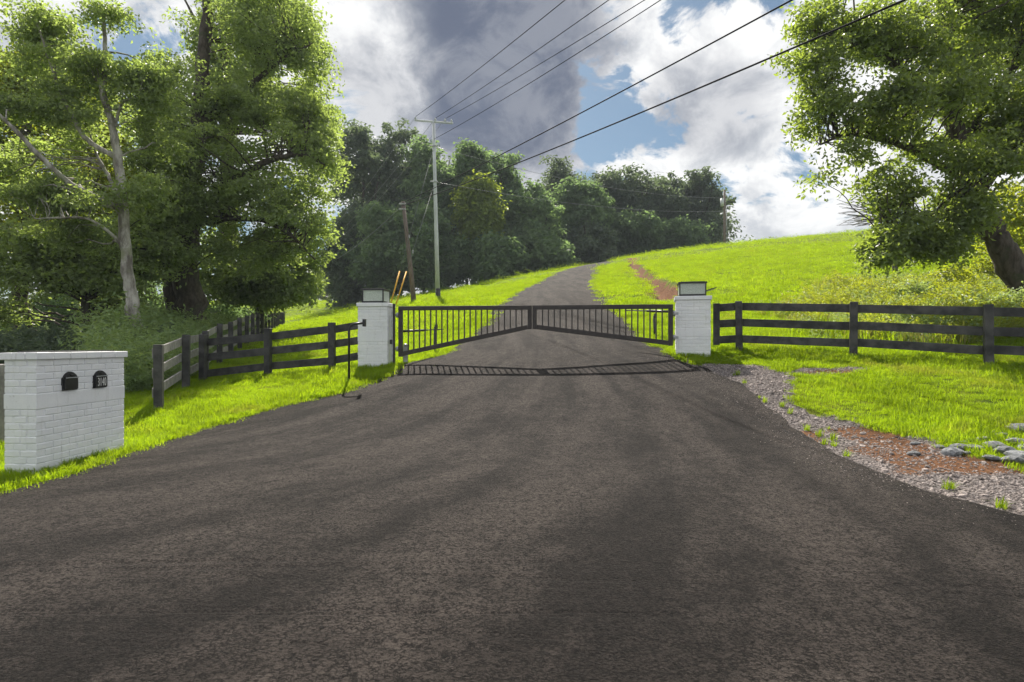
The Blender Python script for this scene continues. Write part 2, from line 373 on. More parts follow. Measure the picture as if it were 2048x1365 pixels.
m, t, out = new_mat('lawn_and_soil')
g = t.new('ShaderNodeNewGeometry').outputs['Position']
n0 = t.noise(g, 0.35, 5, 0.6); nA = t.noise(g, 2.2, 6, 0.65); nB = t.noise(g, 22, 5, 0.7); nC = t.noise(g, 60, 4, 0.7)
nM = t.noise(g, 7.0, 5, 0.7)
lawn = t.mix(t.ramp(nA, 0.35, 0.65), (0.058, 0.100, 0.006), (0.135, 0.180, 0.008))
lawn = t.mix(t.ramp(nM, 0.42, 0.66, 0, 0.75), lawn, (0.055, 0.085, 0.006))
lawn = t.mix(t.ramp(n0, 0.45, 0.7, 0, 0.6), lawn, (0.165, 0.165, 0.012))
lawn = t.mix(t.ramp(nB, 0.52, 0.72, 0, 0.55), lawn, (0.05, 0.075, 0.008))
stone = t.mix(t.ramp(nB, 0.35, 0.65), (0.10, 0.088, 0.085), (0.26, 0.235, 0.23))
stone = t.mix(t.ramp(nC, 0.5, 0.65, 0, 0.7), stone, (0.05, 0.042, 0.04))
clay = t.mix(t.ramp(nB, 0.35, 0.7), (0.095, 0.048, 0.027), (0.22, 0.108, 0.055))
ga = t.new('ShaderNodeAttribute', attribute_name='gravel').outputs['Fac']; ca = t.new('ShaderNodeAttribute', attribute_name='clay').outputs['Fac']
gm = t.ramp(t.math('ADD', ga, t.math('MULTIPLY', t.math('SUBTRACT', nB, 0.5), 0.8)), 0.35, 0.6)
cm = t.ramp(t.math('ADD', ca, t.math('MULTIPLY', t.math('SUBTRACT', nB, 0.5), 0.9)), 0.35, 0.65)
col = t.mix(cm, t.mix(gm, lawn, stone), clay)
prin(t, out, col, 0.95, 0.1, 0, t.math('ADD', nB, t.math('MULTIPLY', nC, 0.5)), 0.9, 0.05)
M['ground'] = m
tag(link('ground', me, None, m), 'sunlit green lawn rising to a hill with gravel and red soil by the drive', kind='structure')

# the asphalt drive
ry = np.concatenate([np.arange(-14, 2, .5), np.arange(2, 14, .1), np.arange(14, 30, .25), np.arange(30, 94, .8)])
tcol = np.concatenate([[0, .002, .006], np.linspace(.015, .985, 60), [.994, .998, 1]])
RY = np.repeat(ry[:, None], len(tcol), 1)
def edge_n(y, s): return 0.045 * vnoise(y, y * 0 + s, 0.4, 31) + 0.03 * vnoise(y, y * 0 + s * 2, 0.11, 32)
xl = XL(ry) + edge_n(ry, 1.7); xr = XR(ry) + edge_n(ry, 5.2)
xl = np.maximum(xl, -45); xr = np.minimum(xr, 45)
RX = xl[:, None] + (xr - xl)[:, None] * tcol[None]
RZ = H0(RX, RY) + 0.022 + 0.006 * vnoise(RX, RY, 0.9, 33)
RZ[:, 0] -= 0.10; RZ[:, -1] -= 0.10
idx = np.arange(RX.size).reshape(RX.shape)
fc = np.stack([idx[:-1, :-1], idx[:-1, 1:], idx[1:, 1:], idx[1:, :-1]], -1).reshape(-1, 4)
me = np_mesh('driveway', np.stack([RX, RY, RZ], -1).reshape(-1, 3), fc, True)
m, t, out = new_mat('worn_asphalt')
g = t.new('ShaderNodeNewGeometry').outputs['Position']
fan = t.vmath('SUBTRACT', g, (0.6, 15.0, 0.0)); fs = t.new('ShaderNodeSeparateXYZ', i_Vector=fan)
fr_ = t.vmath('LENGTH', t.vmath('MULTIPLY', fan, (1, 1, 0)))
th = t.math('ADD', t.math('ARCTAN2', fs.outputs['X'], t.math('MULTIPLY', fs.outputs['Y'], -1.0)), t.math('MULTIPLY', t.math('MULTIPLY', fr_, fr_), 0.0016))
tr1 = t.noise(t.new('ShaderNodeCombineXYZ', i_X=t.math('MULTIPLY', th, 11.0), i_Y=t.math('MULTIPLY', fr_, 0.30)), 1.0, 4, 0.58)   # wheel tracks fanning out from the gate
tr2 = t.noise(t.mapping(g, scale=(2.3, 0.22, 1)), 1.0, 6, 0.62)                                     # tracks up the drive
big = t.noise(g, 0.55, 5, 0.6); med = t.noise(g, 3.2, 6, 0.68); fine = t.noise(g, 42, 6, 0.8); grit = t.noise(g, 130, 3, 0.6)
vor = t.new('ShaderNodeTexVoronoi', feature='DISTANCE_TO_EDGE'); t.put(vor.inputs['Vector'], t.vmath('ADD', g, t.vmath('MULTIPLY', t.noise(g, 40, 2, 0.5, 0, 1), (0.02, 0.02, 0.02)))); vor.inputs['Scale'].default_value = 42
yy = t.new('ShaderNodeSeparateXYZ', i_Vector=g).outputs['Y']
trk = t.mix(t.ramp(yy, 11, 13.5), tr1, tr2)
spk = t.noise(g, 14, 6, 0.78)
wear = t.math('ADD', t.math('MULTIPLY', trk, 0.62), t.math('ADD', t.math('MULTIPLY', med, 0.28), t.math('MULTIPLY', big, 0.14)))
col = t.mix(t.ramp(wear, 0.41, 0.61), (0.0225, 0.0190, 0.0175), (0.075, 0.063, 0.0565))
col = t.mix(t.ramp(spk, 0.48, 0.64, 0, 0.32), col, (0.0085, 0.0075, 0.0073))
col = t.mix(t.ramp(fine, 0.47, 0.58, 0, 0.85), col, (0.0050, 0.0045, 0.0044))
pit = t.math('MULTIPLY', t.ramp(vor.outputs['Distance'], 0.02, 0.14, 1.0, 0.0), t.ramp(spk, 0.38, 0.58))
col = t.mix(t.math('MULTIPLY', pit, 0.8), col, (0.005, 0.0045, 0.0045))
col = t.mix(t.ramp(grit, 0.62, 0.76, 0, 0.5), col, (0.085, 0.078, 0.074))
bmp = t.math('ADD', t.math('MULTIPLY', vor.outputs['Distance'], 1.0), t.math('ADD', t.math('MULTIPLY', fine, 1.3), t.math('MULTIPLY', grit, 0.4)))
prin(t, out, col, 0.9, 0.12, 0, bmp, 1.0, 0.02)
tag(link('driveway', me, None, m), 'worn dark asphalt drive widening in front of the gate', kind='structure')

# ------------------------------------------------------------------ brick piers
def brick_mesh(name, sx, sy, sz, bev=0.004):
    mb = MB(); mb.box((0, 0, 0), (sx, sy, sz), None, bev)
    me = bpy.data.meshes.new(name); mb.bm.to_mesh(me); mb.bm.free(); me.materials.append(M['paint'])
    return me
_bricks = {}
def brick(root, x, y, z, L, D, Hh, name='brick'):
    key = (round(L, 3), round(D, 3), round(Hh, 3))
    if key not in _bricks: _bricks[key] = brick_mesh('brick', *key)
    o = link(name, _bricks[key], root)
    o.location = (x + random.uniform(-.0012, .0012), y + random.uniform(-.0012, .0012), z)
    o.rotation_euler = (random.uniform(-.006, .006), random.uniform(-.004, .004), random.uniform(-.008, .008))
    return o
def pier(root, wx, wy, zs, ch, sink=0.0, T=0.09, jt=0.009, blen=0.2):
    """running-bond courses; zs = list of course bottoms"""
    mb = MB(); top = zs[-1] + ch
    mb.box((0, 0, (top - 0.3) / 2), (wx - 0.016, wy - 0.016, top + 0.3)); mb.build('mortar_core', M['paint'], root)
    for i, z in enumerate(zs):
        full_x = i % 2 == 0
        for s in (-1, 1):
            run = wx if full_x else wx - 2 * T - 2 * jt
            n = max(1, round(run / blen)); st = run / n
            for j in range(n):
                brick(root, -run / 2 + st * (j + .5), s * (wy / 2 - T / 2), z + ch / 2, st - jt, T, ch - jt)
            run = wy - 2 * T - 2 * jt if full_x else wy
            n = max(1, round(run / blen)); st = run / n
            for j in range(n):
                brick(root, s * (wx / 2 - T / 2), -run / 2 + st * (j + .5), z + ch / 2, T, st - jt, ch - jt)

# mailbox pier: local x runs along the long face, which looks to -y local
A = Vector((-4.572, 5.67, 0)); B = Vector((-4.505, 6.86, 0)); ax = (B - A).normalized(); nrm = Vector((ax.y, -ax.x, 0))
LX, LY = 1.19, 0.33
c = (A + B) / 2 - nrm * LY / 2
mbx = empty('mailbox_pier', (c.x, c.y, Hs(c.x, c.y) - 0.005), math.atan2(ax.y, ax.x))
tag(mbx, 'white painted brick mailbox pier at the edge of the asphalt', 'mailbox')
ch = 0.0655
zs = [i * ch - 0.03 for i in range(0, 10)]
bz = zs[-1] + ch; band = 0.155
zs2 = zs + [bz + band + i * ch for i in range(5)]
pier(mbx, LX, LY, zs2, ch)
mb = MB(); mb.box((0, 0, bz + band / 2), (LX + 0.004, LY + 0.004, band - 0.008), None, 0.004); mb.build('rendered_band', M['paint'], mbx)
ztop = zs2[-1] + ch; cap_h = 0.068
mb = MB(); mb.box((0, 0, ztop + cap_h / 2), (LX + 0.02, LY + 0.02, cap_h - 0.006), None, 0.004); mb.build('cap_core', M['paint'], mbx)
for s in (-1, 1):
    n = 6
    for j in range(n):
        st = (LX + 0.05) / n
        brick(mbx, -(LX + .05) / 2 + st * (j + .5), s * (LY / 2 + .025 - .06), ztop + cap_h / 2 + random.uniform(-.002, .002), st - .006, .12, cap_h, 'cap_brick')
for s in (-1, 1):
    brick(mbx, s * (LX / 2 + .025 - .06), 0, ztop + cap_h / 2, .12, LY + .05 - .25, cap_h, 'cap_brick')
mb = MB(); mb.box((0, 0, ztop + cap_h + .003), (LX - .14, LY - .14, .02)); mb.build('dark_top', M['black_metal'], mbx)

def arch_plate(wd, hg, th, y0, n=14, inset=0.0):
    """arched-top plate in local xz, thickness toward -y"""
    bm = bmesh.new(); r = wd / 2 - inset; straight = hg - wd / 2
    pr = [(-r, inset), (r, inset)] + [(r * math.cos(a), straight + r * math.sin(a)) for a in [math.pi * i / n for i in range(n + 1)]]
    f = [bm.verts.new((x, y0, z)) for x, z in pr]; b = [bm.verts.new((x, y0 - th, z)) for x, z in pr]
    bm.faces.new(f); bm.faces.new(b[::-1])
    for i in range(len(pr)): bm.faces.new((f[i], f[(i + 1) % len(pr)], b[(i + 1) % len(pr)], b[i]))
    return bm
def mailbox_door(u, z, number=None):
    d = empty('mailbox_door', (u - LX / 2, -LY / 2, z)); d.parent = mbx
    x = MB(); x.bm.free(); x.bm = arch_plate(0.185, 0.19, 0.035, 0.02); x.build('surround', M['black_metal'], d)
    x = MB(); x.bm.free(); x.bm = arch_plate(0.185, 0.19, 0.016, -0.015, inset=0.010); x.build('door_leaf', M['black_metal'], d)
    x = MB(); x.box((0, -0.037, 0.128), (0.16, 0.012, 0.010), None, 0.003); x.build('hinge_strip', M['galv'], d)
    x = MB(); x.box((0, -0.036, 0.155), (0.045, 0.012, 0.018), None, 0.004); x.build('latch_tab', M['black_metal'], d)
    if number:
        cu = bpy.data.curves.new('number', 'FONT'); cu.body = number; cu.size = 0.105; cu.align_x = 'CENTER'; cu.extrude = 0.0022; cu.space_character = 1.12; cu.offset = -0.0012
        to = bpy.data.objects.new('number', cu); COL.objects.link(to)
        dg = bpy.context.evaluated_depsgraph_get()
        tm = bpy.data.meshes.new_from_object(to.evaluated_get(dg)); bpy.data.objects.remove(to)
        o = link('house_number', tm, d, M['white_num']); o.location = (0, -0.0335, 0.022); o.rotation_euler = (math.pi / 2, 0, 0); o.scale = (0.54, 1.25, 1)
        tag(o, 'white house number 3140 on the black door')
mailbox_door(0.39, 0.785)
mailbox_door(0.80, 0.78, '3140')

# ------------------------------------------------------------------ gate pillars with lanterns
def mk_glass():
    m, t, out = new_mat('frosted_lantern_glass')
    co = t.new('ShaderNodeTexCoord').outputs['Object']
    v = t.new('ShaderNodeTexVoronoi'); t.put(v.inputs['Vector'], co); v.inputs['Scale'].default_value = 70
    col = t.mix(t.ramp(v.outputs['Distance'], 0.1, 0.6), (0.93, 0.95, 0.92), (0.80, 0.86, 0.80))
    p = t.new('ShaderNodeBsdfPrincipled'); t.put(p.inputs['Base Color'], col); p.inputs['Roughness'].default_value = 0.25
    b = t.new('ShaderNodeBump'); b.inputs['Strength'].default_value = 0.8; b.inputs['Distance'].default_value = 0.01; t.put(b.inputs['Height'], v.outputs['Distance']); t.put(p.inputs['Normal'], b)
    tb = t.new('ShaderNodeBsdfTranslucent'); t.put(tb.inputs['Color'], col); t.put(tb.inputs['Normal'], b)
    gl = t.new('ShaderNodeBsdfTransparent'); gl.inputs['Color'].default_value = (0.86, 0.93, 0.88, 1)
    m1 = t.new('ShaderNodeMixShader'); m1.inputs[0].default_value = 0.45; t.l.new(p.outputs[0], m1.inputs[1]); t.l.new(tb.outputs[0], m1.inputs[2])
    m2 = t.new('ShaderNodeMixShader'); t.put(m2.inputs[0], t.ramp(v.outputs['Distance'], 0.2, 0.6, 0.03, 0.15)); t.l.new(m1.outputs[0], m2.inputs[1]); t.l.new(gl.outputs[0], m2.inputs[2])
    t.l.new(m2.outputs[0], out.inputs[0])
    return m
M['glass'] = mk_glass()
def pillar(loc, rz, wx, wy, hgt, label):
    r = empty('gate_pillar', loc, rz); tag(r, label, 'pillar', 'white brick pillars of the gate')
    ch = 0.0675; cap = 0.075; band = 0.165
    n_hi = 8; n_lo = int(round((hgt - cap - band - n_hi * ch) / ch)) + 1
    z0 = hgt - cap - band - n_hi * ch - n_lo * ch
    zs = [z0 + i * ch for i in range(n_lo)] + [z0 + n_lo * ch + band + i * ch for i in range(n_hi)]
    pier(r, wx, wy, zs, ch)
    mb = MB(); mb.box((0, 0, z0 + n_lo * ch + band / 2), (wx + .003, wy + .003, band - .008), None, .004); mb.build('rendered_band', M['paint'], r)
    mb = MB(); mb.box((0, 0, hgt - cap / 2), (wx + .045, wy + .045, cap), None, .008); mb.build('cap', M['paint'], r)
    return r
def lantern(loc, rz, wx, wy, h, label, solar=False):
    r = empty('pillar_lantern', loc, rz); tag(r, label, 'lantern', 'glass lanterns on the gate pillars')
    b = .022
    mb = MB(); mb.box((0, 0, .018), (wx, wy, .036), None, .003); mb.build('base_frame', M['black_metal'], r)
    mb = MB(); mb.box((0, 0, h - .010), (wx + .03, wy + .03, .032), None, .004); mb.box((0, 0, h + .008), (wx - .06, wy - .06, .014)); mb.build('lid', M['black_metal'], r)
    for sx in (-1, 1):
        for sy in (-1, 1):
            mb = MB(); mb.box((sx * (wx - b) / 2, sy * (wy - b) / 2, h / 2), (b, b, h - .05)); mb.build('corner_bar', M['black_metal'], r)
    for s in (-1, 1):
        mb = MB(); mb.box((0, s * (wy / 2 - .010), h / 2), (wx - 2 * b, .006, h - .054)); mb.build('pane', M['glass'], r)
        mb = MB(); mb.box((s * (wx / 2 - .010), 0, h / 2), (.006, wy - 2 * b, h - .054)); mb.build('pane', M['glass'], r)
    mb = MB(); mb.tube([(0, 0, .02), (0, 0, .07)], .03, 10); mb.build('lamp_holder', M['white_num'], r)
    mb = MB(); mb.tube([(0, 0, .07), (0, 0, .09), (0, 0, .13), (0, 0, .155)], [.018, .03, .03, .008], 10); mb.build('bulb', M['white_num'], r)
    if solar:
        mb = MB(); mb.beam((wx / 2, -.05, h * .40), (wx / 2 + .20, -.05, h * .62), .16, .014, .003); mb.build('solar_panel', M['black_metal'], r)
        mb = MB(); mb.beam((wx / 2, -.05, h * .37), (wx / 2 + .10, -.05, h * .47), .02, .02); mb.build('panel_arm', M['galv'], r)
PLD, PRD = 11.8, 11.25
# left pillar, right pillar
plz = P(742, 735, PLD).z - .01; prz = P(1386, 712, PRD).z - .02
pl = P(742, 735, PLD); plc = Vector((pl.x + .05, PLD + .25, plz))
pr_ = P(1386, 712, PRD); prc = Vector((pr_.x + .08, PRD + .30, prz))
hl = P(742, 606, PLD).z - plz; hr = P(1386, 592, PRD).z - prz
pillar(plc, math.radians(-4), .61, .50, hl, 'white brick gate pillar beside the black keypad post')
pillar(prc, math.radians(-14), .64, .56, hr, 'white brick gate pillar beside the gravel patch')
lantern((plc.x, plc.y - .01, plz + hl + .002), math.radians(-6), .44, .42, P(742, 577, PLD).z - P(742, 605, PLD).z, 'glass box lantern on the pillar beside the keypad post')
lantern((prc.x - .02, prc.y - .02, prz + hr + .002), math.radians(-12), .50, .46, P(1386, 563, PRD).z - P(1386, 591, PRD).z, 'glass box lantern with a small solar panel on the pillar by the gravel', True)

# ------------------------------------------------------------------ double swing gate
GL = Vector(((797 - CX) / F * 11.9, 11.9, 0)); GRr = Vector(((1346 - CX) / F * 11.3, 11.3, 0))
gd = (GRr - GL); GLEN = gd.length; gd.normalize(); ang = math.atan2(gd.y, gd.x)
def gate_leaf(hinge, rz, W, ztop, zb_h, zb_c, label, mirror):
    """local x from hinge to meeting stile (mirrored leaf runs to -x)"""
    r = empty('gate_leaf', hinge, rz); tag(r, label, 'gate', 'leaves of the double swing gate')
    s = -1 if mirror else 1; T = .055; tr = .085
    zt = ztop - hinge[2]; a = zb_h - hinge[2]; b = zb_c - hinge[2]
    gm_ = M['gate_metal']
    mb = MB(); mb.box((s * W / 2, 0, zt - tr / 2), (W, T, tr), None, .006); mb.build('top_rail', gm_, r)
    mb = MB(); mb.box((s * .045, 0, (zt - tr + a - .0) / 2), (.088, T - .004, zt - tr - a), None, .006); mb.build('hinge_stile', gm_, r)
    mb = MB(); mb.box((s * (W - .042), 0, (zt - tr + b) / 2), (.082, T - .004, zt - tr - b), None, .006); mb.build('meeting_stile', gm_, r)
    mb = MB(); mb.beam((s * .088, 0, a + .045 + (b - a) * .03), (s * (W - .083), 0, b + .045), T - .008, .09, .006); mb.build('bottom_rail', gm_, r)
    n = 21; x0 = .088; x1 = W - .083
    for i in range(n):
        x = x0 + (x1 - x0) * (i + 1) / (n + 1); zb = a + .06 + (b - a) * (x / W)
        mb = MB(); mb.box((s * x, 0, (zb + zt - tr) / 2), (.024, .024, zt - tr - zb)); mb.build('bar', gm_, r)
    for z in (zt - .18, a + .16):
        mb = MB(); mb.tube([(-s * .025, 0, z - .05), (-s * .025, 0, z + .05)], .022, 8); mb.box((-s * .06, 0, z), (.08, .03, .05)); mb.build('hinge', M['galv'], r)
    return r, zt
GW = GLEN / 2 - .006
ztopL = P(797, 614, 11.9).z; ztopR = P(1346, 608, 11.3).z; ztopM = (ztopL + ztopR) / 2
glf, ztL = gate_leaf((GL.x, GL.y, Hs(GL.x, GL.y)), ang, GW, ztopM, P(797, 714, 11.9).z, P(1062, 659, 11.6).z, 'dark metal gate leaf hinged on the pillar beside the keypad post', False)
grf, ztR = gate_leaf((GRr.x, GRr.y, Hs(GRr.x, GRr.y)), ang, GW, ztopM, P(1346, 692, 11.3).z, P(1062, 659, 11.6).z, 'dark metal gate leaf hinged on the pillar by the gravel', True)
# steel post on the left pillar's flank
hp = P(793, 736, 11.75)
r = empty('hinge_post', (GL.x - .085, GL.y - .03, Hs(GL.x, GL.y) - .05), ang); tag(r, 'thin steel hinge post between white pillar and gate leaf', 'post')
mb = MB(); mb.box((0, 0, (ztopM - r.location.z + .05) / 2), (.045, .045, ztopM - r.location.z + .05), None, .004); mb.build('steel_tube', M['gate_metal'], r)
mb = MB(); mb.box((-.028, -.01, .62), (.03, .06, 1.1), None, .003); mb.build('galvanised_plate', M['galv'], r)
mb = MB(); mb.box((-.045, -.04, .52), (.05, .05, .09), None, .004); mb.build('junction_box', M['black_metal'], r)
# gate openers behind the leaves
def opener(pts, post, label, dark):
    r = empty('gate_opener_arm', post[0]); tag(r, label, 'gate opener')
    q = Vector(post[0])
    mb = MB(); mb.beam(Vector(pts[0]) - q, Vector(pts[1]) - q, .03, .022, .003); mb.build('arm', M['black_metal'], r)
    mid = Vector(pts[0]).lerp(Vector(pts[1]), .55)
    mb = MB(); mb.tube([Vector(pts[0]) - q, mid - q], .025, 10); mb.build('piston_tube', M['black_metal'], r)
    mb = MB(); mb.tube([Vector((0, 0, -.2)), Vector(post[1]) - q], .024, 8); mb.build('support_post', M['black_metal'], r)
    mb = MB(); mb.box(Vector(post[1]) - q + Vector((0.03, 0, 0)), (.06, .05, .10), None, .005); mb.build('clamp', M['black_metal'], r)
    if dark: mb = MB(); mb.box(Vector((.12, .1, .5)), (.20, .14, .30), None, .01); mb.build('control_box', M['galv'], r)
b0 = P(868, 690, 13.6); b0.z = Hs(b0.x, b0.y)
opener((P(806, 663, 12.15), P(886, 659, 13.4)), (b0, P(870, 654, 13.6)), 'black opener arm behind the gate leaf near the keypad post', False)
b1 = P(1310, 690, 13.4); b1.z = Hs(b1.x, b1.y)
opener((P(1352, 624, 11.7), P(1250, 621, 12.6)), (b1, P(1308, 632, 13.4)), 'black opener arm behind the gate leaf near the gravel', False)
cb = P(811, 690, 12.2); r = empty('control_box', (cb.x, cb.y, Hs(cb.x, cb.y)), .2); tag(r, 'small grey control cabinet standing behind the gate hinge', 'box')
mb = MB(); mb.box((0, 0, .16), (.10, .10, .34), None, .01); mb.build('cabinet', M['galv'], r); mb = MB(); mb.tube([(0, 0, .33), (0, 0, .37), (0, 0, .39)], [.05, .045, .02], 10); mb.build('rounded_top', M['galv'], r)

# keypad on a gooseneck post
kb = P(698, 768, 10.5); kz = Hs(kb.x, kb.y)
r = empty('keypad_post', (kb.x, kb.y, kz)); tag(r, 'black gooseneck post with a keypad in front of the white pillar', 'keypad')
kt = P(698, 650, 10.5).z - kz; u = 1 / F * 10.5
pts = [(0, 0, -.2), (0, 0, kt - .10), (.01, 0, kt - .05), (.04, 0, kt - .01), (.09, 0, kt + .015), (.25, 0, kt + .03)]
mb = MB(); mb.tube(pts, .021, 10); mb.build('bent_tube', M['black_metal'], r)
mb = MB(); mb.box((.275, -.01, kt + .03), (.045, .11, .125), None, .006); mb.build('keypad_box', M['black_metal'], r)
mb = MB(); mb.box((.275, -.01, kt + .098), (.06, .13, .012), None, .003); mb.build('rain_hood', M['galv'], r)

# ------------------------------------------------------------------ plank fences
def fence(name, label, posts, heights, boards_z, bw, side, ends=(None, None), pw=.125, mats=('black_wood', 'black_wood'), bstart=None):
    """posts: list of (x, y); boards on one side of the posts (side = +1: left of travel), one bay at a time"""
    zs = [Hs(*p) for p in posts]
    r = empty(name, (posts[0][0], posts[0][1], zs[0])); tag(r, label, 'fence')
    o = Vector(r.location)
    for i, (x, y) in enumerate(posts):
        q = Vector(posts[min(i + 1, len(posts) - 1)]) - Vector(posts[max(i - 1, 0)]); a = math.atan2(q.y, q.x)
        hgt = heights[i] if hasattr(heights, '__len__') else heights
        mb = MB(); tilt = Matrix.Rotation(a, 3, 'Z') @ Matrix.Rotation(random.uniform(-.012, .012), 3, 'X') @ Matrix.Rotation(random.uniform(-.012, .012), 3, 'Y')
        mb.box(Vector((x, y, zs[i] + hgt / 2 - .15)) - o, (pw, pw, hgt + .3), tilt, .007); mb.build('post', M[mats[0]], r)
    pp = [Vector((x, y, z)) for (x, y), z in zip(posts, zs)]
    if ends[0] is not None: pp = [Vector(ends[0])] + pp
    if ends[1] is not None: pp = pp + [Vector(ends[1])]
    for a, b in zip(pp[:-1], pp[1:]):
        d = (b - a); d.z = 0; d.normalize(); n = Vector((-d.y, d.x, 0)) * side * (pw / 2 + .017)
        for bz_ in boards_z:
            mb = MB(); j = random.uniform(-.012, .012)
            mb.beam(a + n + Vector((0, 0, bz_ + j)) + d * .003 - o, b + n + Vector((0, 0, bz_ - j)) - d * .003 - o, .030, bw, .004); mb.build('board', M[mats[1]], r)
    return r
# long fence running back along the wood: A at the verge, then away
dl = Vector((-.33, 1)).normalized()
lp = [(-5.57 + dl.x * 2.05 * i, 9.3 + dl.y * 2.05 * i) for i in range(19)]
fence('plank_fence', 'long black plank fence running from the verge back along the wood', lp, 1.04, (.90, .60, .28), .15, 1, mats=('black_wood', 'sunlit_wood'))
# fence from the corner to the left pillar
E_ = (P(664, 742, 12.2).x, 12.2); D_ = (P(536, 755, 12.3).x, 12.3); C_ = (lp[2][0] + .55, 12.36) 
C_ = (-6.52, 12.45)
fence('plank_fence', 'black plank fence joining the long fence to the white pillar with the keypad', [C_, D_, E_], [1.02, 1.0, .98], (.84, .53, .20), .155, 1, ends=(None, (plc.x - .31, plc.y + .16, Hs(plc.x - .31, plc.y + .16) + .03)))
# right fence
r1 = (P(1478, 700, 11.5).x, 11.5); r2 = (P(1707, 710, 10.7).x, 10.7); r3 = (P(1977, 728, 9.8).x, 9.8); r4 = (9.75, 8.95); r5 = (11.6, 8.1)
rf = fence('plank_fence', 'black three board fence along the grass bank beside the gravel', [r1, r2, r3, r4, r5], [.97, .98, .99, .99, .99], (.87, .55, .235), .15, 1, ends=((P(1430, 690, 11.68).x, 11.68, Hs(P(1430, 690, 11.68).x, 11.68)), None))
eb = P(1433, 690, 11.62); mb = MB(); mb.box((eb.x - r1[0], eb.y - r1[1], Hs(eb.x, eb.y) + .55 - rf.location.z), (.125, .03, .82), Matrix.Rotation(math.atan2(-.12, .3), 3, 'Z'), .004); mb.build('end_board', M['black_wood'], rf)
# stub of fence behind the mailbox pier, at the frame edge; sunlit paleness painted in
fence('plank_fence', 'fence stub behind the mailbox pier, painted pale grey as if sunlit', [(-6.1, 7.0), (-7.9, 7.35), (-9.7, 7.7)], .98, (.86, .55, .22), .15, -1, mats=('sunlit_wood', 'sunlit_wood'))

# ------------------------------------------------------------------ poles and wires
def pole(name, base, top, r0, r1, m_, label, extra=None):
    r = empty(name, base); tag(r, label, 'utility pole')
    b = Vector((0, 0, -.4)); tp = Vector(top) - Vector(base)
    mb = MB(); mb.tube([b, tp * .33, tp * .66, tp], [r0, r0 * .67 + r1 * .33, r0 * .33 + r1 * .67, r1], 14); mb.build('shaft', m_, r)
    return r, tp
pb = P(876, 599, 40); pb.z = Hs(pb.x, pb.y); pt = P(867, 243, 40)
pm, tp = pole('utility_pole', pb, pt, .155, .10, M['pole_metal'], 'tall pale metal power pole with a crossarm, beside the drive')
mb = MB(); mb.tube([(0, 0, -.3), (0, 0, .75)], .17, 14); mb.build('dark_base_sleeve', M['black_metal'], pm)
ca0 = P(829, 241, 40.3) - pb; ca1 = P(906, 247, 39.6) - pb
mb = MB(); mb.beam(ca0, ca1, .08, .11, .01); mb.build('crossarm', M['pole_metal'], pm)
INS = []
for f_ in (.03, .55, .80, .96):
    q = ca0.lerp(ca1, f_); mb = MB(); mb.tube([q + Vector((0, 0, .05)), q + Vector((0, 0, .14)), q + Vector((0, 0, .20)), q + Vector((0, 0, .26))], [.03, .07, .05, .03], 8); mb.build('insulator', M['pole_metal'], pm); INS.append(q + pb + Vector((0, 0, .26)))
for z_ in (.66, .86):
    q = tp * z_; mb = MB(); mb.box(q + Vector((-.05, -.12, 0)), (.5, .08, .08), None, .01); mb.build('wire_bracket', M['galv'], pm)
wb = P(829, 603, 38); wb.z = Hs(wb.x, wb.y); wt = P(806, 404, 38)
pw_, tpw = pole('utility_pole', wb, wt, .17, .11, M['pole_wood'], 'leaning brown wooden pole next to the yellow wire guards')
for dz in (-.15, -.5):
    mb = MB(); mb.box(tpw + Vector((-.02, -.06, dz)), (.45, .12, .09), None, .01); mb.build('wire_bracket', M['galv'], pw_)
fb = P(1449, 494, 66); fb.z = Hs(fb.x, fb.y); ft = P(1449, 380, 66)
pf, tpf = pole('utility_pole', fb, ft, .15, .11, M['pole_wood'], 'slim brown pole on the hilltop at the end of the wood')
mb = MB(); mb.tube([tpf * .80 + Vector((-.28, -.05, -.5)), tpf * .80 + Vector((-.28, -.05, .35))], .2, 10); mb.build('transformer', M['pole_metal'], pf)
mb = MB(); mb.tube([Vector((.30, 0, -.3)), tpf * .72 + Vector((.22, 0, 0))], .03, 6); mb.build('conduit', M['galv'], pf)
nb = P(620, 600, 78); nb.z = Hs(nb.x, nb.y); nt_ = P(617, 512, 78)
pn, tpn = pole('utility_pole', nb, nt_, .17, .12, M['pole_wood'], 'distant dark pole with a crossarm in the gap between the trees')
mb = MB(); mb.box(tpn + Vector((0, 0, -.3)), (2.0, .12, .14)); mb.build('crossarm', M['pole_wood'], pn)

def wire(a, b, sag, rad, label, m_='wire', name='power_line', n=28):
    a, b = Vector(a), Vector(b)
    pts = [a.lerp(b, i / n) - Vector((0, 0, sag * 4 * (i / n) * (1 - i / n))) for i in range(n + 1)]
    mb = MB(); mb.tube(pts, rad, 5); o = mb.build(name, M[m_]); tag(o, label, 'wire')
    return o
def thru(a, px, py, d, ext=1.6):
    """from a through the point seen at px,py at distance d, and on overhead"""
    a = Vector(a); q = P(px, py, d); return a + (q - a) * ext
wire(P(806, 406, 38), thru(P(806, 406, 38), 1547, 0, 12.5, 1.45), .25, .020, 'upper of two thick cables from the leaning wooden pole to overhead')
wire(P(806, 411, 38), thru(P(806, 411, 38), 1738, 0, 10.8, 1.40), .35, .022, 'lower of two thick cables from the leaning wooden pole to overhead')
tops = ((1120, 0, 17, 'leftmost of four thin wires rising from the crossarm into the sky'), (1206, 0, 17, 'second from the left of four thin wires rising from the crossarm'),
        (1276, 0, 17, 'third from the left of four thin wires rising from the crossarm'))
for q, (px, py, d, lb) in zip(INS, tops): wire(q, thru(q, px, py, d, 1.4), .15, .013, lb)
q4 = pb + tp * .90; wire(q4, thru(q4, 1300, 0, 17, 1.4), .25, .014, 'lowest of four thin wires rising from the tall metal pole')
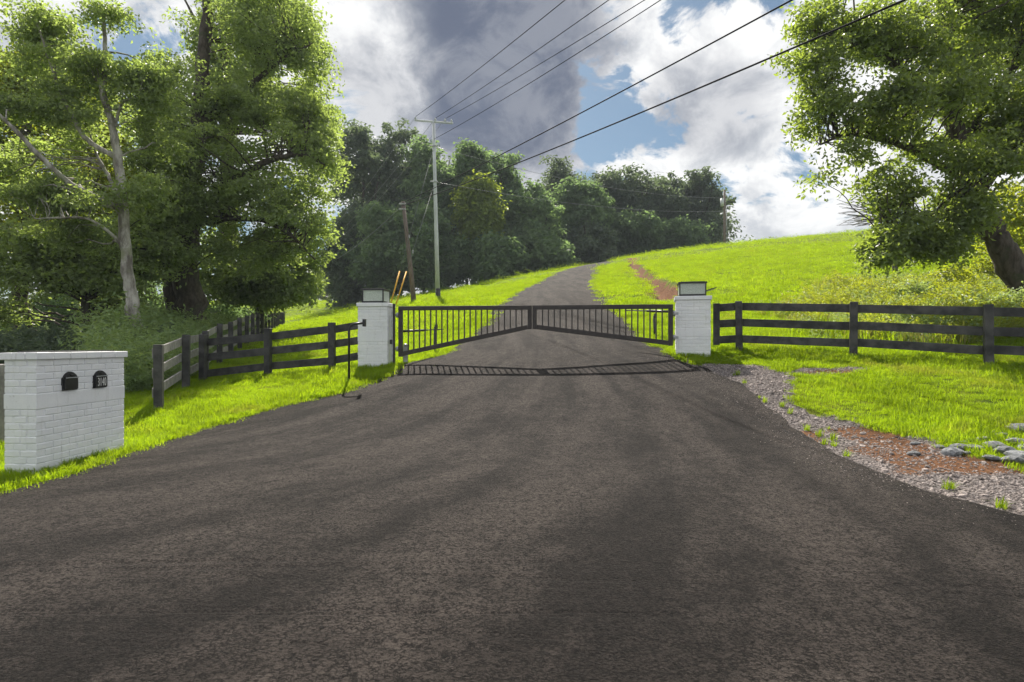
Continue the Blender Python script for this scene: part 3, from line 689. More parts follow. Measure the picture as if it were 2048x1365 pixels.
for i, (q, f_) in enumerate(zip(INS[:3], (-.9, 0, .9))):
    wire(q, nt_ + Vector((f_, 0, -.2)), 1.0, .013, ('outermost', 'middle', 'innermost')[i] + ' thin wire from the crossarm down to the distant pole', 'thinwire')
wire(P(806, 410, 38), nt_ + Vector((0, 0, -1.6)), 1.0, .016, 'pale cable from the leaning pole down to the distant pole', 'thinwire')
wire(pb + tp * .86, ft + Vector((0, 0, -.9)), .9, .013, 'upper pale wire across the wood to the hilltop pole', 'thinwire')
wire(pb + tp * .66, ft + Vector((0, 0, -2.4)), .7, .013, 'lower pale wire across the wood to the hilltop pole', 'thinwire')
for i, (px, py, tz) in enumerate(((779, 612, .86), (790, 612, .66))):
    g0 = P(px, py, 36.5); g0.z = Hs(g0.x, g0.y); g1 = pb + tp * tz
    r = empty('guy_wire', g0); tag(r, ('guy wire from high on the metal pole with a yellow guard', 'guy wire from midway on the metal pole with a yellow guard')[i], 'guy wire')
    d = g1 - g0
    mb = MB(); mb.tube([Vector((0, 0, 0)) - d * .01, d], .012, 5); mb.build('cable', M['thinwire'], r)
    L_ = P(0, 540, 36.5).z - g0.z; mb = MB(); mb.tube([d * .004, d * (L_ / d.z)], .045, 8); mb.build('yellow_guard', M['yellow'], r)
    mb = MB(); q = d * .42; mb.box(q, (.10, .08, .22), None, .01); mb.build('strain_insulator', M['galv'], r)

# ------------------------------------------------------------------ trees
def unit(v): return v / np.maximum(np.linalg.norm(v, axis=-1, keepdims=True), 1e-9)
def leaves_mesh(name, pos, size, rg, up=0.75, droop=0.25, aspect=0.55, outw=None, outn=None, spray=None):
    """one small pointed, folded leaf (two triangles... four corners) at each pos"""
    n = len(pos)
    base_n = np.array([0, 0, 1.0]) if outn is None else outn * 0.65 + np.array([0, 0, 0.4])
    nrm = unit(rg.normal(size=(n, 3)) * (1 - up) + base_n * up)
    d = rg.normal(size=(n, 3))
    if outw is not None: d = d * 0.7 + outw
    d[:, 2] = d[:, 2] * 0.5 - droop * 1.4
    d = unit(d - nrm * np.sum(d * nrm, 1, keepdims=True) * (0.85))
    s = unit(np.cross(d, nrm)); n2 = np.cross(s, d)
    L = size * rg.uniform(0.7, 1.3, n); W = L * aspect
    L = L[:, None]; W = W[:, None]
    b = pos; tip = pos + d * L - n2 * L * 0.12
    l = pos + d * L * 0.48 + s * W * 0.5 + n2 * W * 0.16; r = pos + d * L * 0.48 - s * W * 0.5 + n2 * W * 0.16
    v = np.stack([b, r, tip, l], 1).reshape(-1, 3)
    i = np.arange(n) * 4
    f = np.stack([np.stack([i, i + 1, i + 2], 1), np.stack([i, i + 2, i + 3], 1)], 1).reshape(-1, 3)
    me = np_mesh(name, v, f)
    tint = np.repeat(np.clip(rg.normal(.5, .22, n) + (0 if spray is None else spray), 0, 1), 2).astype(np.float32)
    at = me.attributes.new('tint', 'FLOAT', 'FACE'); at.data.foreach_set('value', tint)
    return me
def sample_lobes(lobes, n, rg, surf=0.4, rough=0.28):
    lb = np.array([l[:6] for l in lobes], float)
    wt = np.array([l[6] if len(l) > 6 else 1.0 for l in lobes]) * (lb[:, 3] * lb[:, 4] * lb[:, 5]) ** (2 / 3)
    k_ = rg.choice(len(lb), n, p=wt / wt.sum())
    d = unit(rg.normal(size=(n, 3)))
    a = rg.uniform(0, 6.28, (len(lb), 3)); fr = rg.uniform(1.5, 3.5, (len(lb), 3))
    bump = 1 + rough * (np.sin(d[:, 0] * fr[k_, 0] * 2 + a[k_, 0]) * np.sin(d[:, 1] * fr[k_, 1] * 2 + a[k_, 1]) + 0.6 * np.sin(d[:, 2] * fr[k_, 2] * 2.6 + a[k_, 2]))
    rad = rg.uniform(0, 1, n) ** surf * bump
    return lb[k_, :3] + d * rad[:, None] * lb[k_, 3:6], d
def clumps(cent, per, cr, rg, flat=0.5):
    n = len(cent); k_ = np.repeat(np.arange(n), per)
    sc_ = rg.uniform(0.6, 1.35, n) * cr
    o = rg.normal(size=(n * per, 3)) * 0.55; o *= np.minimum(1, 1.05 / np.maximum(np.linalg.norm(o, axis=1, keepdims=True), 1e-6)); o *= np.array([1, 1, flat])
    tl = rg.normal(size=(n, 2)) * 0.35                                   # each spray leans its own way
    o[:, 2] += o[:, 0] * tl[k_, 0] + o[:, 1] * tl[k_, 1] - 0.25 * (o[:, 0] ** 2 + o[:, 1] ** 2)
    return cent[k_] + o * sc_[k_, None], o
def tubes_np(segs, n=5):
    """segs: list of (pts (k,3), radii (k)); returns verts, quads"""
    V = []; Fq = []; base = 0
    for pts, rad in segs:
        pts = np.asarray(pts, float); rad = np.asarray(rad, float); kk = len(pts)
        d = np.gradient(pts, axis=0); d = unit(d)
        ref = np.array([0.31, 0.87, 0.12]); x = np.cross(d, ref); bad = np.linalg.norm(x, axis=1) < .15; x[bad] = np.cross(d[bad], [1, 0, 0]); x = unit(x); y = np.cross(d, x)
        a = np.arange(n) * 2 * math.pi / n
        ring = pts[:, None] + (x[:, None] * np.cos(a)[None, :, None] + y[:, None] * np.sin(a)[None, :, None]) * rad[:, None, None]
        V.append(ring.reshape(-1, 3))
        i = np.arange(kk - 1)[:, None] * n + base; j = np.arange(n)[None]; j2 = (j + 1) % n
        Fq.append(np.stack([i + j, i + j2, i + n + j2, i + n + j], -1).reshape(-1, 4)); base += kk * n
    return np.concatenate(V), np.concatenate(Fq)
def smooth_poly(pts, per=6):
    p = np.asarray(pts, float); out = []
    q = np.vstack([2 * p[0] - p[1], p, 2 * p[-1] - p[-2]])
    for i in range(1, len(q) - 2):
        for t_ in np.linspace(0, 1, per, endpoint=False):
            a, b, c_, d = q[i - 1], q[i], q[i + 1], q[i + 2]
            out.append(0.5 * (2 * b + (c_ - a) * t_ + (2 * a - 5 * b + 4 * c_ - d) * t_ ** 2 + (3 * b - a - 3 * c_ + d) * t_ ** 3))
    out.append(p[-1]); return np.array(out)
def tree(name, label, trunk, limbs, lobes, ncl, per, cr, lsize, leaf, bark, seed, group=None, nbr=120, surf=.4, up=.7, flat=.5, rough=.28, aspect=.55, cat='tree', sides=10, droop=.25, jag=.25, split=None):
    """trunk / limbs: list of (x,y,z,r) rows in world metres"""
    rg = np.random.default_rng(seed)
    base = np.array(trunk[0][:3], float)
    root = empty(name, tuple(base)); tag(root, label, cat, group)
    segs = []; nodes = []; nrad = []
    for pl_ in [trunk] + limbs:
        pl_ = np.array(pl_, float); pl_[:, :3] -= base
        sp = smooth_poly(pl_, 6); sp[:, :3] += rg.normal(size=(len(sp), 3)) * sp[:, 3:4] * .14; sp[:, 3] *= rg.uniform(.92, 1.1, len(sp))
        segs.append((sp[:, :3], np.maximum(sp[:, 3], .006))); nodes.append(sp[:, :3]); nrad.append(sp[:, 3])
    v, f = tubes_np(segs[:1], 14); 
    me = np_mesh('trunk', v, f, True); link('trunk', me, root, M[bark])
    for s_ in segs[1:]:
        v, f = tubes_np([s_], 8); link('limb', np_mesh('limb', v, f, True), root, M[bark])
    nodes = np.concatenate(nodes); nrad = np.concatenate(nrad)
    if split:
        ns, fr_, fz_ = split; sub = []
        for l in lobes:
            for _ in range(ns):
                d_ = unit(rg.normal(size=3)) * rg.uniform(.35, 1.0); k2 = rg.uniform(.75, 1.25)
                sub.append((l[0] + d_[0] * l[3] * .8, l[1] + d_[1] * l[4] * .8, l[2] + d_[2] * l[5] * .85, l[3] * fr_ * k2, l[4] * fr_ * k2, l[5] * fz_ * k2, l[6] if len(l) > 6 else 1.0))
        lobes = sub
    cent, dr = sample_lobes([(l[0] - base[0], l[1] - base[1], l[2] - base[2], *l[3:]) for l in lobes], ncl, rg, surf, rough)
    # branches reach from the wood to the leaf sprays
    br = []
    sel = rg.choice(ncl, min(nbr, ncl), replace=False)
    for c_ in cent[sel]:
        dd = np.linalg.norm(nodes - c_, axis=1) + np.maximum(nodes[:, 2] - c_[2], 0) * 1.5 + rg.uniform(0, 1.0, len(nodes))
        i = int(np.argmin(dd)); a = nodes[i]; L = np.linalg.norm(c_ - a)
        if L < .2: continue
        mid = (a + c_) / 2 + np.array([0, 0, .12 * L]) + rg.normal(size=3) * .07 * L
        t_ = np.linspace(0, 1, 7)[:, None]; pts = (1 - t_) ** 2 * a + 2 * t_ * (1 - t_) * mid + t_ ** 2 * c_
        pts[1:-1] += rg.normal(size=(5, 3)) * .025 * L
        r0 = min(nrad[i] * .55, .012 + .011 * L)
        br.append((pts, np.linspace(r0, r0 * .18, 7)))
    if br:
        v, f = tubes_np(br, 5); o = link('branches', np_mesh('branches', v, f, True), root, M[bark]); o['kind'] = 'stuff'
    pos, o_ = clumps(cent, per, cr, rg, flat)
    me = leaves_mesh('crown', pos, np.full(len(pos), lsize), rg, up, droop, aspect, outw=o_ * jag, outn=np.repeat(dr, per, 0), spray=np.repeat(rg.normal(0, .2, ncl), per))
    link('crown', me, root, M[leaf])
    return root
def lob(px, py, d, rpx, ry=None, rzpx=None, wt=1.0):
    p = P(px, py, d); s = d / F
    return (p.x, p.y, p.z, rpx * s, ry if ry else rpx * s, (rzpx or rpx) * s, wt)
def tr(px, py, d, r): p = P(px, py, d); return (p.x, p.y, p.z, r)
def ground_row(px, d, r): x = (px - CX) / F * d; return (x, d, Hs(x, d) - .15, r)

# pale-barked tree leaning left behind the long fence
tree('pale_barked_tree', 'slender tree with a pale mottled trunk behind the long fence', 
     [ground_row(277, 16, .19), tr(270, 640, 16, .165), tr(262, 590, 16, .15), tr(250, 490, 16, .135), tr(245, 400, 16, .12), tr(235, 316, 15.9, .105), tr(224, 248, 15.8, .09), tr(206, 185, 15.7, .08), tr(211, 105, 15.7, .06), tr(205, 20, 15.7, .03)],
     [[tr(246, 430, 16, 0.079), tr(219, 406, 15.6, 0.072), tr(142, 369, 15, 0.065), tr(79, 311, 14.6, 0.058), tr(0, 232, 14.2, 0.043), tr(-60, 190, 14, 0.022)],
      [tr(235, 316, 15.9, 0.072), tr(174, 280, 15.8, 0.061), tr(142, 227, 15.6, 0.054), tr(116, 169, 15.5, 0.043), tr(90, 95, 15.4, 0.029), tr(70, 30, 15.3, 0.014)],
      [tr(230, 252, 15.8, 0.043), tr(245, 206, 15.6, 0.036), tr(274, 190, 15.5, 0.022), tr(290, 150, 15.4, 0.011)],
      [tr(252, 498, 16, 0.050), tr(211, 459, 15.5, 0.040), tr(174, 438, 15.2, 0.032), tr(120, 436, 15, 0.029), tr(69, 438, 14.8, 0.014)],
      [tr(246, 405, 16, 0.050), tr(210, 340, 16.4, 0.043), tr(190, 300, 16.6, 0.029), tr(160, 200, 17, 0.014)]],
     [lob(60, 70, 15.6, 110, 1.4, 80), lob(200, 110, 15.8, 80, 1.2, 60), lob(285, 175, 15.8, 70, 1.0, 60), lob(60, 200, 15.6, 120, 1.2, 70), lob(150, 200, 15.8, 80, .9, 60, .7), lob(215, 40, 15.8, 40, .8, 36), lob(80, 400, 16.4, 110, 1.0, 60, .8), lob(290, 380, 15.6, 45, .7, 36, .9), lob(30, 330, 16.4, 70, 1.0, 50, .6), lob(310, 140, 16.8, 50, 1.0, 36), lob(150, 470, 17.2, 110, .8, 45, .7), lob(330, 260, 17, 60, .9, 70, .6), lob(120, 300, 17, 90, .8, 60, .6), lob(180, 400, 15.2, 50, .5, 24, .6)],
     480, 100, .50, .105, 'leaf_olive', 'bark_pale', 11, nbr=120, flat=.28, up=.5, surf=.6, split=(5, .5, .32))

# big ivy-clad tree
tree('big_tree', 'big tree with a thick ivy covered double trunk behind the fence', 
     [ground_row(380, 22, .62), tr(378, 590, 22, .48), tr(372, 520, 22, .42), tr(380, 430, 22, .36), tr(392, 330, 22, .31), tr(400, 200, 22, .26), tr(412, 60, 22, .2), tr(420, -120, 22, .13), tr(425, -300, 22, .05)],
     [[ground_row(350, 22.6, .36), tr(345, 580, 22.6, .30), tr(330, 500, 22.8, .25), tr(305, 400, 23, .18), tr(300, 300, 23, .12), tr(305, 210, 23, .04)],
      [tr(380, 420, 22, .2), tr(440, 380, 21.4, .15), tr(520, 330, 21, .11), tr(600, 310, 20.6, .07), tr(650, 330, 20.3, .03)],
      [tr(385, 450, 22, .16), tr(440, 440, 21.6, .12), tr(520, 440, 21, .09), tr(580, 470, 20.8, .06), tr(630, 520, 20.5, .025)],
      [tr(398, 250, 22, .16), tr(470, 200, 22, .12), tr(550, 130, 22, .08), tr(620, 90, 22, .03)]],
     [lob(500, 40, 22.5, 100, 3.0, 100), lob(540, 100, 22, 105, 2.2, 90), lob(600, 60, 22.5, 60, 1.5, 60), lob(460, 210, 21.5, 130, 2.6, 90), lob(580, 220, 22, 70, 2, 80), lob(410, 310, 20.8, 120, 2.2, 70), lob(560, 330, 21, 100, 2.0, 80), lob(630, 330, 21, 45, 1.0, 60), lob(440, 400, 20.8, 130, 2.0, 60), lob(560, 430, 21, 90, 1.8, 60), lob(605, 480, 21, 55, 1.2, 45, .5), lob(330, 380, 21, 90, 1.8, 90), lob(480, 490, 21.5, 110, 1.6, 50), lob(330, 220, 22, 80, 2, 80), lob(430, 270, 23.5, 90, 1.2, 70), lob(500, 380, 23.5, 90, 1.2, 60), lob(420, 440, 23.5, 80, 1.2, 50), lob(640, 240, 21.5, 40, .9, 50), lob(590, 400, 21, 70, 1.2, 50)],
     700, 104, .58, .135, 'leaf_olive', 'bark', 12, nbr=320, flat=.30, surf=.55, up=.5, split=(6, .5, .34))
tree('tall_poplar', 'tall dark crowned tree rising behind the ivy covered tree', 
     [ground_row(450, 31, .5), tr(452, 500, 31, .42), tr(456, 300, 31, .34), tr(450, 120, 31, .26), tr(455, -60, 31, .15), tr(455, -260, 31, .04)],
     [[tr(455, 260, 31, .18), tr(520, 160, 31, .12), tr(590, 60, 31, .06), tr(610, 20, 31, .03)], [tr(452, 150, 31, .15), tr(400, 60, 31, .1), tr(370, 0, 31, .05)]],
     [lob(500, 10, 31, 95, 2.6, 60), lob(580, 60, 31, 75, 2.2, 75), lob(560, 170, 31, 100, 2.6, 90), lob(610, 270, 31, 60, 2, 90), lob(620, 120, 30.5, 36, 1.2, 40), lob(440, 130, 31, 75, 2.5, 80), lob(640, 260, 31, 30, 1, 50)],
     380, 84, .75, .19, 'leaf_olive', 'bark', 13, nbr=160, flat=.42, up=.5, split=(5, .5, .42))
tree('leafy_tree', 'bright yellow green tree seen through the pale barked tree', 
     [ground_row(42, 21, .30), tr(42, 600, 21, .26), tr(44, 480, 21, .22), tr(50, 330, 21, .16), tr(60, 150, 21, .1), tr(60, 20, 21, .03)],
     [[tr(44, 480, 21, .12), tr(110, 420, 21, .08), tr(190, 370, 21, .04)]],
     [lob(40, 310, 21, 130, 2.4, 110), lob(150, 330, 21.5, 110, 2, 90), lob(-40, 180, 21, 130, 2.4, 120), lob(60, 450, 21, 130, 2, 60), lob(240, 410, 22, 90, 1.8, 80), lob(120, 180, 22, 90, 1.8, 90)],
     440, 100, .7, .145, 'leaf_bright', 'bark', 14, nbr=110, flat=.35, up=.5, split=(5, .5, .36))
tree('understorey_tree', 'low dark tree under the pale barked tree, spreading level sprays', 
     [ground_row(170, 19.5, .16), tr(172, 620, 19.5, .13), tr(165, 560, 19.5, .10), tr(150, 500, 19.5, .05)], [],
     [lob(60, 530, 19, 120, 1.6, 40), lob(180, 560, 19.2, 110, 1.4, 36), lob(120, 490, 19.4, 140, 1.6, 36), lob(300, 520, 19.6, 100, 1.6, 45), lob(30, 600, 20, 90, 1.4, 40, .7), lob(330, 460, 19.8, 80, 1.4, 40), lob(250, 600, 20.6, 80, 1.2, 36, .7)],
     400, 60, .58, .14, 'leaf_olive', 'bark', 15, nbr=150, flat=.22, up=.55, split=(4, .55, .5))
tree('hanging_shrub', 'broad leafy shrub sweeping to the ground beyond the far fence posts', 
     [ground_row(520, 27, .2), tr(522, 570, 27, .15), tr(540, 500, 27, .1), tr(560, 440, 27, .05)], [],
     [lob(520, 560, 26.5, 70, 1.8, 40), lob(580, 560, 27, 60, 1.8, 42), lob(600, 500, 27, 50, 1.5, 45), lob(530, 500, 27, 70, 1.8, 45), lob(470, 570, 26, 60, 1.4, 30), lob(560, 590, 26.5, 60, 1.2, 22), lob(440, 540, 26.5, 60, 1.4, 50)],
     360, 60, .5, .19, 'leaf_olive', 'bark', 16, nbr=80, flat=.45, up=.5)
# trees that close the wood behind them
for i, (px, d, top, hw, seed, lb) in enumerate(((110, 38, 330, 150, 21, 'shaded tree deep in the wood, behind the bright yellow green tree'), (300, 36, 330, 140, 22, 'shaded tree deep in the wood, between the pale trunk and the ivy covered trunk'),
                                         (-60, 34, 250, 150, 23, 'shaded tree at the far left edge of the wood'), (220, 46, 350, 170, 24, 'hindmost tree of the left wood, filling the gap under the crowns'))):
    g_ = ground_row(px, d, .3)
    tree('wood_tree', lb, [g_, tr(px + 3, 560, d, .26), tr(px, 400, d, .2), tr(px + 5, top + 120, d, .1), tr(px, top, d, .03)], [],
         [lob(px, (top + 560) / 2 + k_ * 120, d, hw * s_, 3, 90) for k_, s_ in ((-1.6, .6), (-.8, .85), (0, 1), (.8, 1), (1.5, .8))],
         300, 48, 1.0, .28, 'leaf_olive', 'bark', seed, nbr=60, flat=.4, up=.5, split=(4, .55, .45))
for i, (px, d, hw, top, seed, lb) in enumerate(((60, 25, 90, 590, 31, 'dark bush in the shade behind the mailbox pier'), (190, 27, 90, 585, 32, 'dark bush in the shade beside the pale trunk'), (320, 27, 70, 580, 33, 'dark bush in the shade beside the ivy covered trunk'), (440, 28, 60, 570, 34, 'dark bush in the shade behind the tall weeds'))):
    g_ = ground_row(px, d, .06); cz = (g_[2] + P(px, top, d).z) / 2
    tree('shade_bush', lb, [g_, (g_[0], d, cz, .05), (g_[0] + .2, d, P(px, top, d).z - .4, .02)], [],
         [(g_[0], d, cz, hw / F * d, 1.2, P(px, top, d).z - cz + .2), (g_[0] + 1, d - .4, cz - .5, 1.2, .9, 1.0)], 130, 44, .5, .15, 'leaf_forest', 'bark', seed, nbr=40, cat='bush', up=.5)

# leaning oak on the right
tree('leaning_tree', 'leaning tree with a dark thick trunk beyond the right fence', 
     [(13.75, 15.1, Hs(13.75, 15.1) - .2, .40), tr(2048, 575, 15, .33), tr(2005, 490, 15, .29), tr(1965, 430, 15, .27), tr(1938, 365, 15, .24), tr(1918, 300, 15, .21), tr(1905, 200, 15, .2), tr(1895, 90, 15, .15), tr(1880, -60, 15, .08), tr(1870, -180, 15, .03)],
     [[tr(1940, 365, 15, .14), tr(1880, 330, 14.6, .1), tr(1800, 290, 14.2, .07), tr(1700, 270, 14, .04), tr(1640, 290, 13.9, .02)],
      [tr(1965, 430, 15, .13), tr(1900, 430, 14.4, .09), tr(1830, 440, 14, .06), tr(1760, 470, 13.8, .03)],
      [tr(1910, 230, 15, .13), tr(1820, 150, 14.6, .09), tr(1720, 90, 14.3, .06), tr(1620, 60, 14.2, .03)],
      [tr(1920, 300, 15, .14), tr(1980, 200, 15.4, .1), tr(2060, 100, 15.6, .06)],
      [tr(1950, 400, 15, .1), tr(2010, 330, 14.6, .07), tr(2080, 280, 14.2, .04)]],
     [lob(1690, 50, 14.2, 100, 1.5, 80), lob(1800, 110, 14.4, 120, 1.7, 100), lob(1640, 150, 14, 75, 1.1, 70), lob(1640, 230, 14, 66, 1.0, 50, .8), lob(1720, 230, 14, 110, 1.4, 70), lob(1850, 230, 14, 120, 1.6, 90), lob(1690, 310, 14, 70, 1.0, 40, .6), lob(1960, 160, 15, 130, 1.8, 130), lob(2060, 250, 14.6, 120, 1.5, 120), lob(1790, 370, 14, 80, 1.2, 50, .8), lob(1790, 470, 13.8, 70, .9, 45, 1.9), lob(1865, 440, 13.8, 90, 1.0, 60, 1.6), lob(1900, 490, 13.8, 50, .8, 40, 1.6), lob(1960, 360, 14, 90, 1.2, 60), lob(1750, 505, 13.8, 42, .7, 28, 1.8), lob(1930, 420, 13.9, 60, .8, 50, 1.4), lob(1850, -60, 14.6, 230, 2.6, 100, .5), lob(2060, 30, 15, 140, 1.8, 130), lob(1580, 110, 14, 28, .5, 26, .7), lob(1640, 350, 14, 28, .5, 18, .8)],
     900, 80, .38, .118, 'leaf_oak', 'bark', 41, nbr=560, flat=.45, surf=.55, rough=.2, aspect=.5, up=.5, split=(6, .5, .42))
tree('bright_tree', 'sunlit yellow green tree at the right edge behind the leaning trunk', 
     [(19.6, 21, Hs(19.6, 21) - .2, .22), tr(2110, 450, 21, .18), tr(2090, 250, 21, .12), tr(2080, 60, 21, .04)], [],
     [lob(2060, 420, 21, 90, 1.8, 70), lob(2080, 250, 21, 130, 2.2, 120), lob(2000, 120, 21.5, 110, 2, 110), lob(2080, 500, 20.5, 70, 1.2, 50), lob(1890, 60, 22, 90, 1.8, 90), lob(1990, 470, 20.5, 40, 1, 36), lob(2090, 20, 21, 130, 2, 100)],
     320, 60, .55, .16, 'leaf_bright', 'bark', 42, nbr=80, flat=.4, up=.5, split=(5, .5, .4))
# bare twiggy bush tip beyond the oak
tw = P(1735, 440, 22); rg_ = np.random.default_rng(5); segs = []
for i in range(70):
    a = np.array([19.5, 30, 8.2]) * 0 + np.array(P(1790, 440, 24)); b = np.array(P(rg_.uniform(1672, 1760), rg_.uniform(395, 455), 24 + rg_.uniform(-1, 1)))
    m_ = (a + b) / 2 + rg_.normal(size=3) * .2 + [0, 0, .15]; t_ = np.linspace(0, 1, 6)[:, None]
    segs.append(((1 - t_) ** 2 * a + 2 * t_ * (1 - t_) * m_ + t_ ** 2 * b, np.linspace(.022, .007, 6)))
tb_ = np.array([P(1790, 440, 24).x, 24.0, Hs(P(1790, 440, 24).x, 24.0)])
root = empty('bare_tree', tuple(tb_)); tag(root, 'bare twiggy treetop showing left of the leaning tree over the hill', 'tree')
v, f = tubes_np([(np.array([[0, 0, -.2], [0, 0, 1.5], [0, 0, P(0, 440, 24).z - tb_[2]]]), np.array([.12, .09, .05]))], 8); link('trunk', np_mesh('trunk', v, f, True), root, M['bark_grey'])
v, f = tubes_np(segs, 4); o = link('twigs', np_mesh('twigs', v - tb_, f, True), root, M['bark_grey']); o['kind'] = 'stuff'

# the wood across the drive
def forest_tree(px, d, topy, hw, seed, label, leaf='leaf_forest', low=.12, ncl=230, per=50, lsz=.44, group='trees of the wood beyond the drive', cr=.85, trunk_r=.26, gap=.35):
    g_ = ground_row(px, d, trunk_r); rg = np.random.default_rng(seed); top = P(px, topy, d).z; Ht = top - g_[2]; R = hw / F * d * 1.2
    tk = [g_, (g_[0] + rg.normal() * .2, d, g_[2] + Ht * .3, trunk_r * .8), (g_[0] + rg.normal() * .4, d, g_[2] + Ht * .65, trunk_r * .5), (g_[0], d, g_[2] + Ht * .84, .04)]
    lobes = []
    z0c = g_[2] + Ht * low; zc = (z0c + top) / 2; rz = (top - z0c) / 2
    nl = int(max(16, 13 * rz / R))
    for i in range(nl):
        d_ = unit(rg.normal(size=3)); u = rg.uniform(.45, 1.0) ** .6; k2 = rg.uniform(.8, 1.25)
        rl_ = R * .40 * k2; sq = 1.0 if d_[2] > -.2 else 1.12
        lobes.append((g_[0] + d_[0] * u * (R - rl_ * .6) * sq, d + d_[1] * u * (R - rl_ * .6) * sq, zc + d_[2] * u * (rz - rl_ * .75), rl_, rl_, rl_ * .78))
    lobes.append((g_[0], d, zc, R * .7, R * .7, rz * .7, .35))
    limbs = []
    for i in range(3):
        a = rg.uniform(0, 6.28); z0 = g_[2] + Ht * rg.uniform(.25, .5)
        limbs.append([(g_[0], d, z0, trunk_r * .45), (g_[0] + math.cos(a) * R * .4, d + math.sin(a) * R * .4, z0 + Ht * .15, trunk_r * .3), (g_[0] + math.cos(a) * R * .7, d + math.sin(a) * R * .7, z0 + Ht * .32, .04)])
    return tree('wood_edge_tree', label, tk, limbs, lobes, ncl, per, cr, lsz, leaf, 'bark', seed, group, nbr=50, flat=.6, surf=gap, up=.55, rough=.34)
FR = [
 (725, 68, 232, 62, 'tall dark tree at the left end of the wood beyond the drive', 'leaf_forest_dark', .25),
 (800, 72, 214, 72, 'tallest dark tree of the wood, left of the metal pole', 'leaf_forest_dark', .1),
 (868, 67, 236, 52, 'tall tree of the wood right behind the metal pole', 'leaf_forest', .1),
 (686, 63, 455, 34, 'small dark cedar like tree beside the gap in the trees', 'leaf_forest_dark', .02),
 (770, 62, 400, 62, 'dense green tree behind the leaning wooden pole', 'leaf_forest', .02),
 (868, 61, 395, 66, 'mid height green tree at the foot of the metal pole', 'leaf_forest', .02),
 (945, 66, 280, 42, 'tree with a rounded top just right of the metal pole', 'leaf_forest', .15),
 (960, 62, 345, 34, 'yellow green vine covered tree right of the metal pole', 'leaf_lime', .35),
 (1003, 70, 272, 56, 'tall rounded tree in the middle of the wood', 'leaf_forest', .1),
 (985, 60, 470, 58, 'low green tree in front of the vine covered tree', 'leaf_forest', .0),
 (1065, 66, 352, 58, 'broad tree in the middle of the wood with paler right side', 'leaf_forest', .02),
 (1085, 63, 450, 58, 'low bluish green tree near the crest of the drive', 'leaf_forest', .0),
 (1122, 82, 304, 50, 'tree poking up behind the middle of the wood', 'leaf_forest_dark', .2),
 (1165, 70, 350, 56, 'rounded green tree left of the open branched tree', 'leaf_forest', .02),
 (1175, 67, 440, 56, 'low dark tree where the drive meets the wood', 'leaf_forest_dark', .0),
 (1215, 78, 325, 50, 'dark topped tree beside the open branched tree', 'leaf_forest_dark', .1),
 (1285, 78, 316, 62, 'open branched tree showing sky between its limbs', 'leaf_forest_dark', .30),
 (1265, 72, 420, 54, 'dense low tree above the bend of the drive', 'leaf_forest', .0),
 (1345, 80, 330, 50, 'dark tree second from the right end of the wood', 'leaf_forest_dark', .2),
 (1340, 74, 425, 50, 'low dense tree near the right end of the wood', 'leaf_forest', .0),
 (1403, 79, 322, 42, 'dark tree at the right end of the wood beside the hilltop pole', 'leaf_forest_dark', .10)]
for i, (px, d, ty, hw, lb, lf, low) in enumerate(FR):
    forest_tree(px, d, ty, hw, 100 + i, lb, lf, low, ncl=int(240 + hw * 3.4) if px != 1285 else 240, gap=.42 if px != 1285 else .6)
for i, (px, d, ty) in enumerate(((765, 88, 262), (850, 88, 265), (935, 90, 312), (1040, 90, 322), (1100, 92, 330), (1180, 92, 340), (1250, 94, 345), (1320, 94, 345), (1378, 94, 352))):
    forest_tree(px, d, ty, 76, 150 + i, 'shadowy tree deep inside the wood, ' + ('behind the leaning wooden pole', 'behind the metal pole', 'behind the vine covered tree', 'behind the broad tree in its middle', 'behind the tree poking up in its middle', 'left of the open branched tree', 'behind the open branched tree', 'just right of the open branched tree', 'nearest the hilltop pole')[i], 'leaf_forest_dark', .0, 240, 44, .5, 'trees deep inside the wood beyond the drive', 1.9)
for i, (px, d, ty, hw, lb) in enumerate(((560, 118, 545, 46, 'leftmost pale distant tree in the gap beyond the field'), (612, 122, 540, 40, 'middle pale distant tree in the gap beyond the field'), (655, 118, 535, 40, 'rightmost pale distant tree in the gap beyond the field'))):
    forest_tree(px, d, ty, hw, 170 + i, lb, 'leaf_lime', .0, 120, 40, .5, 'distant trees beyond the field', 1.7)
for i, (px, hw, ty, lb) in enumerate(((1484, 26, 477, 'larger of two treetops peeping over the hill crest'), (1512, 14, 480, 'smaller of two treetops peeping over the hill crest'))):
    forest_tree(px, 105, ty, hw, 180 + i, lb, 'leaf_forest_dark', .3, 60, 40, .45, 'treetops over the hill crest', 1.4)

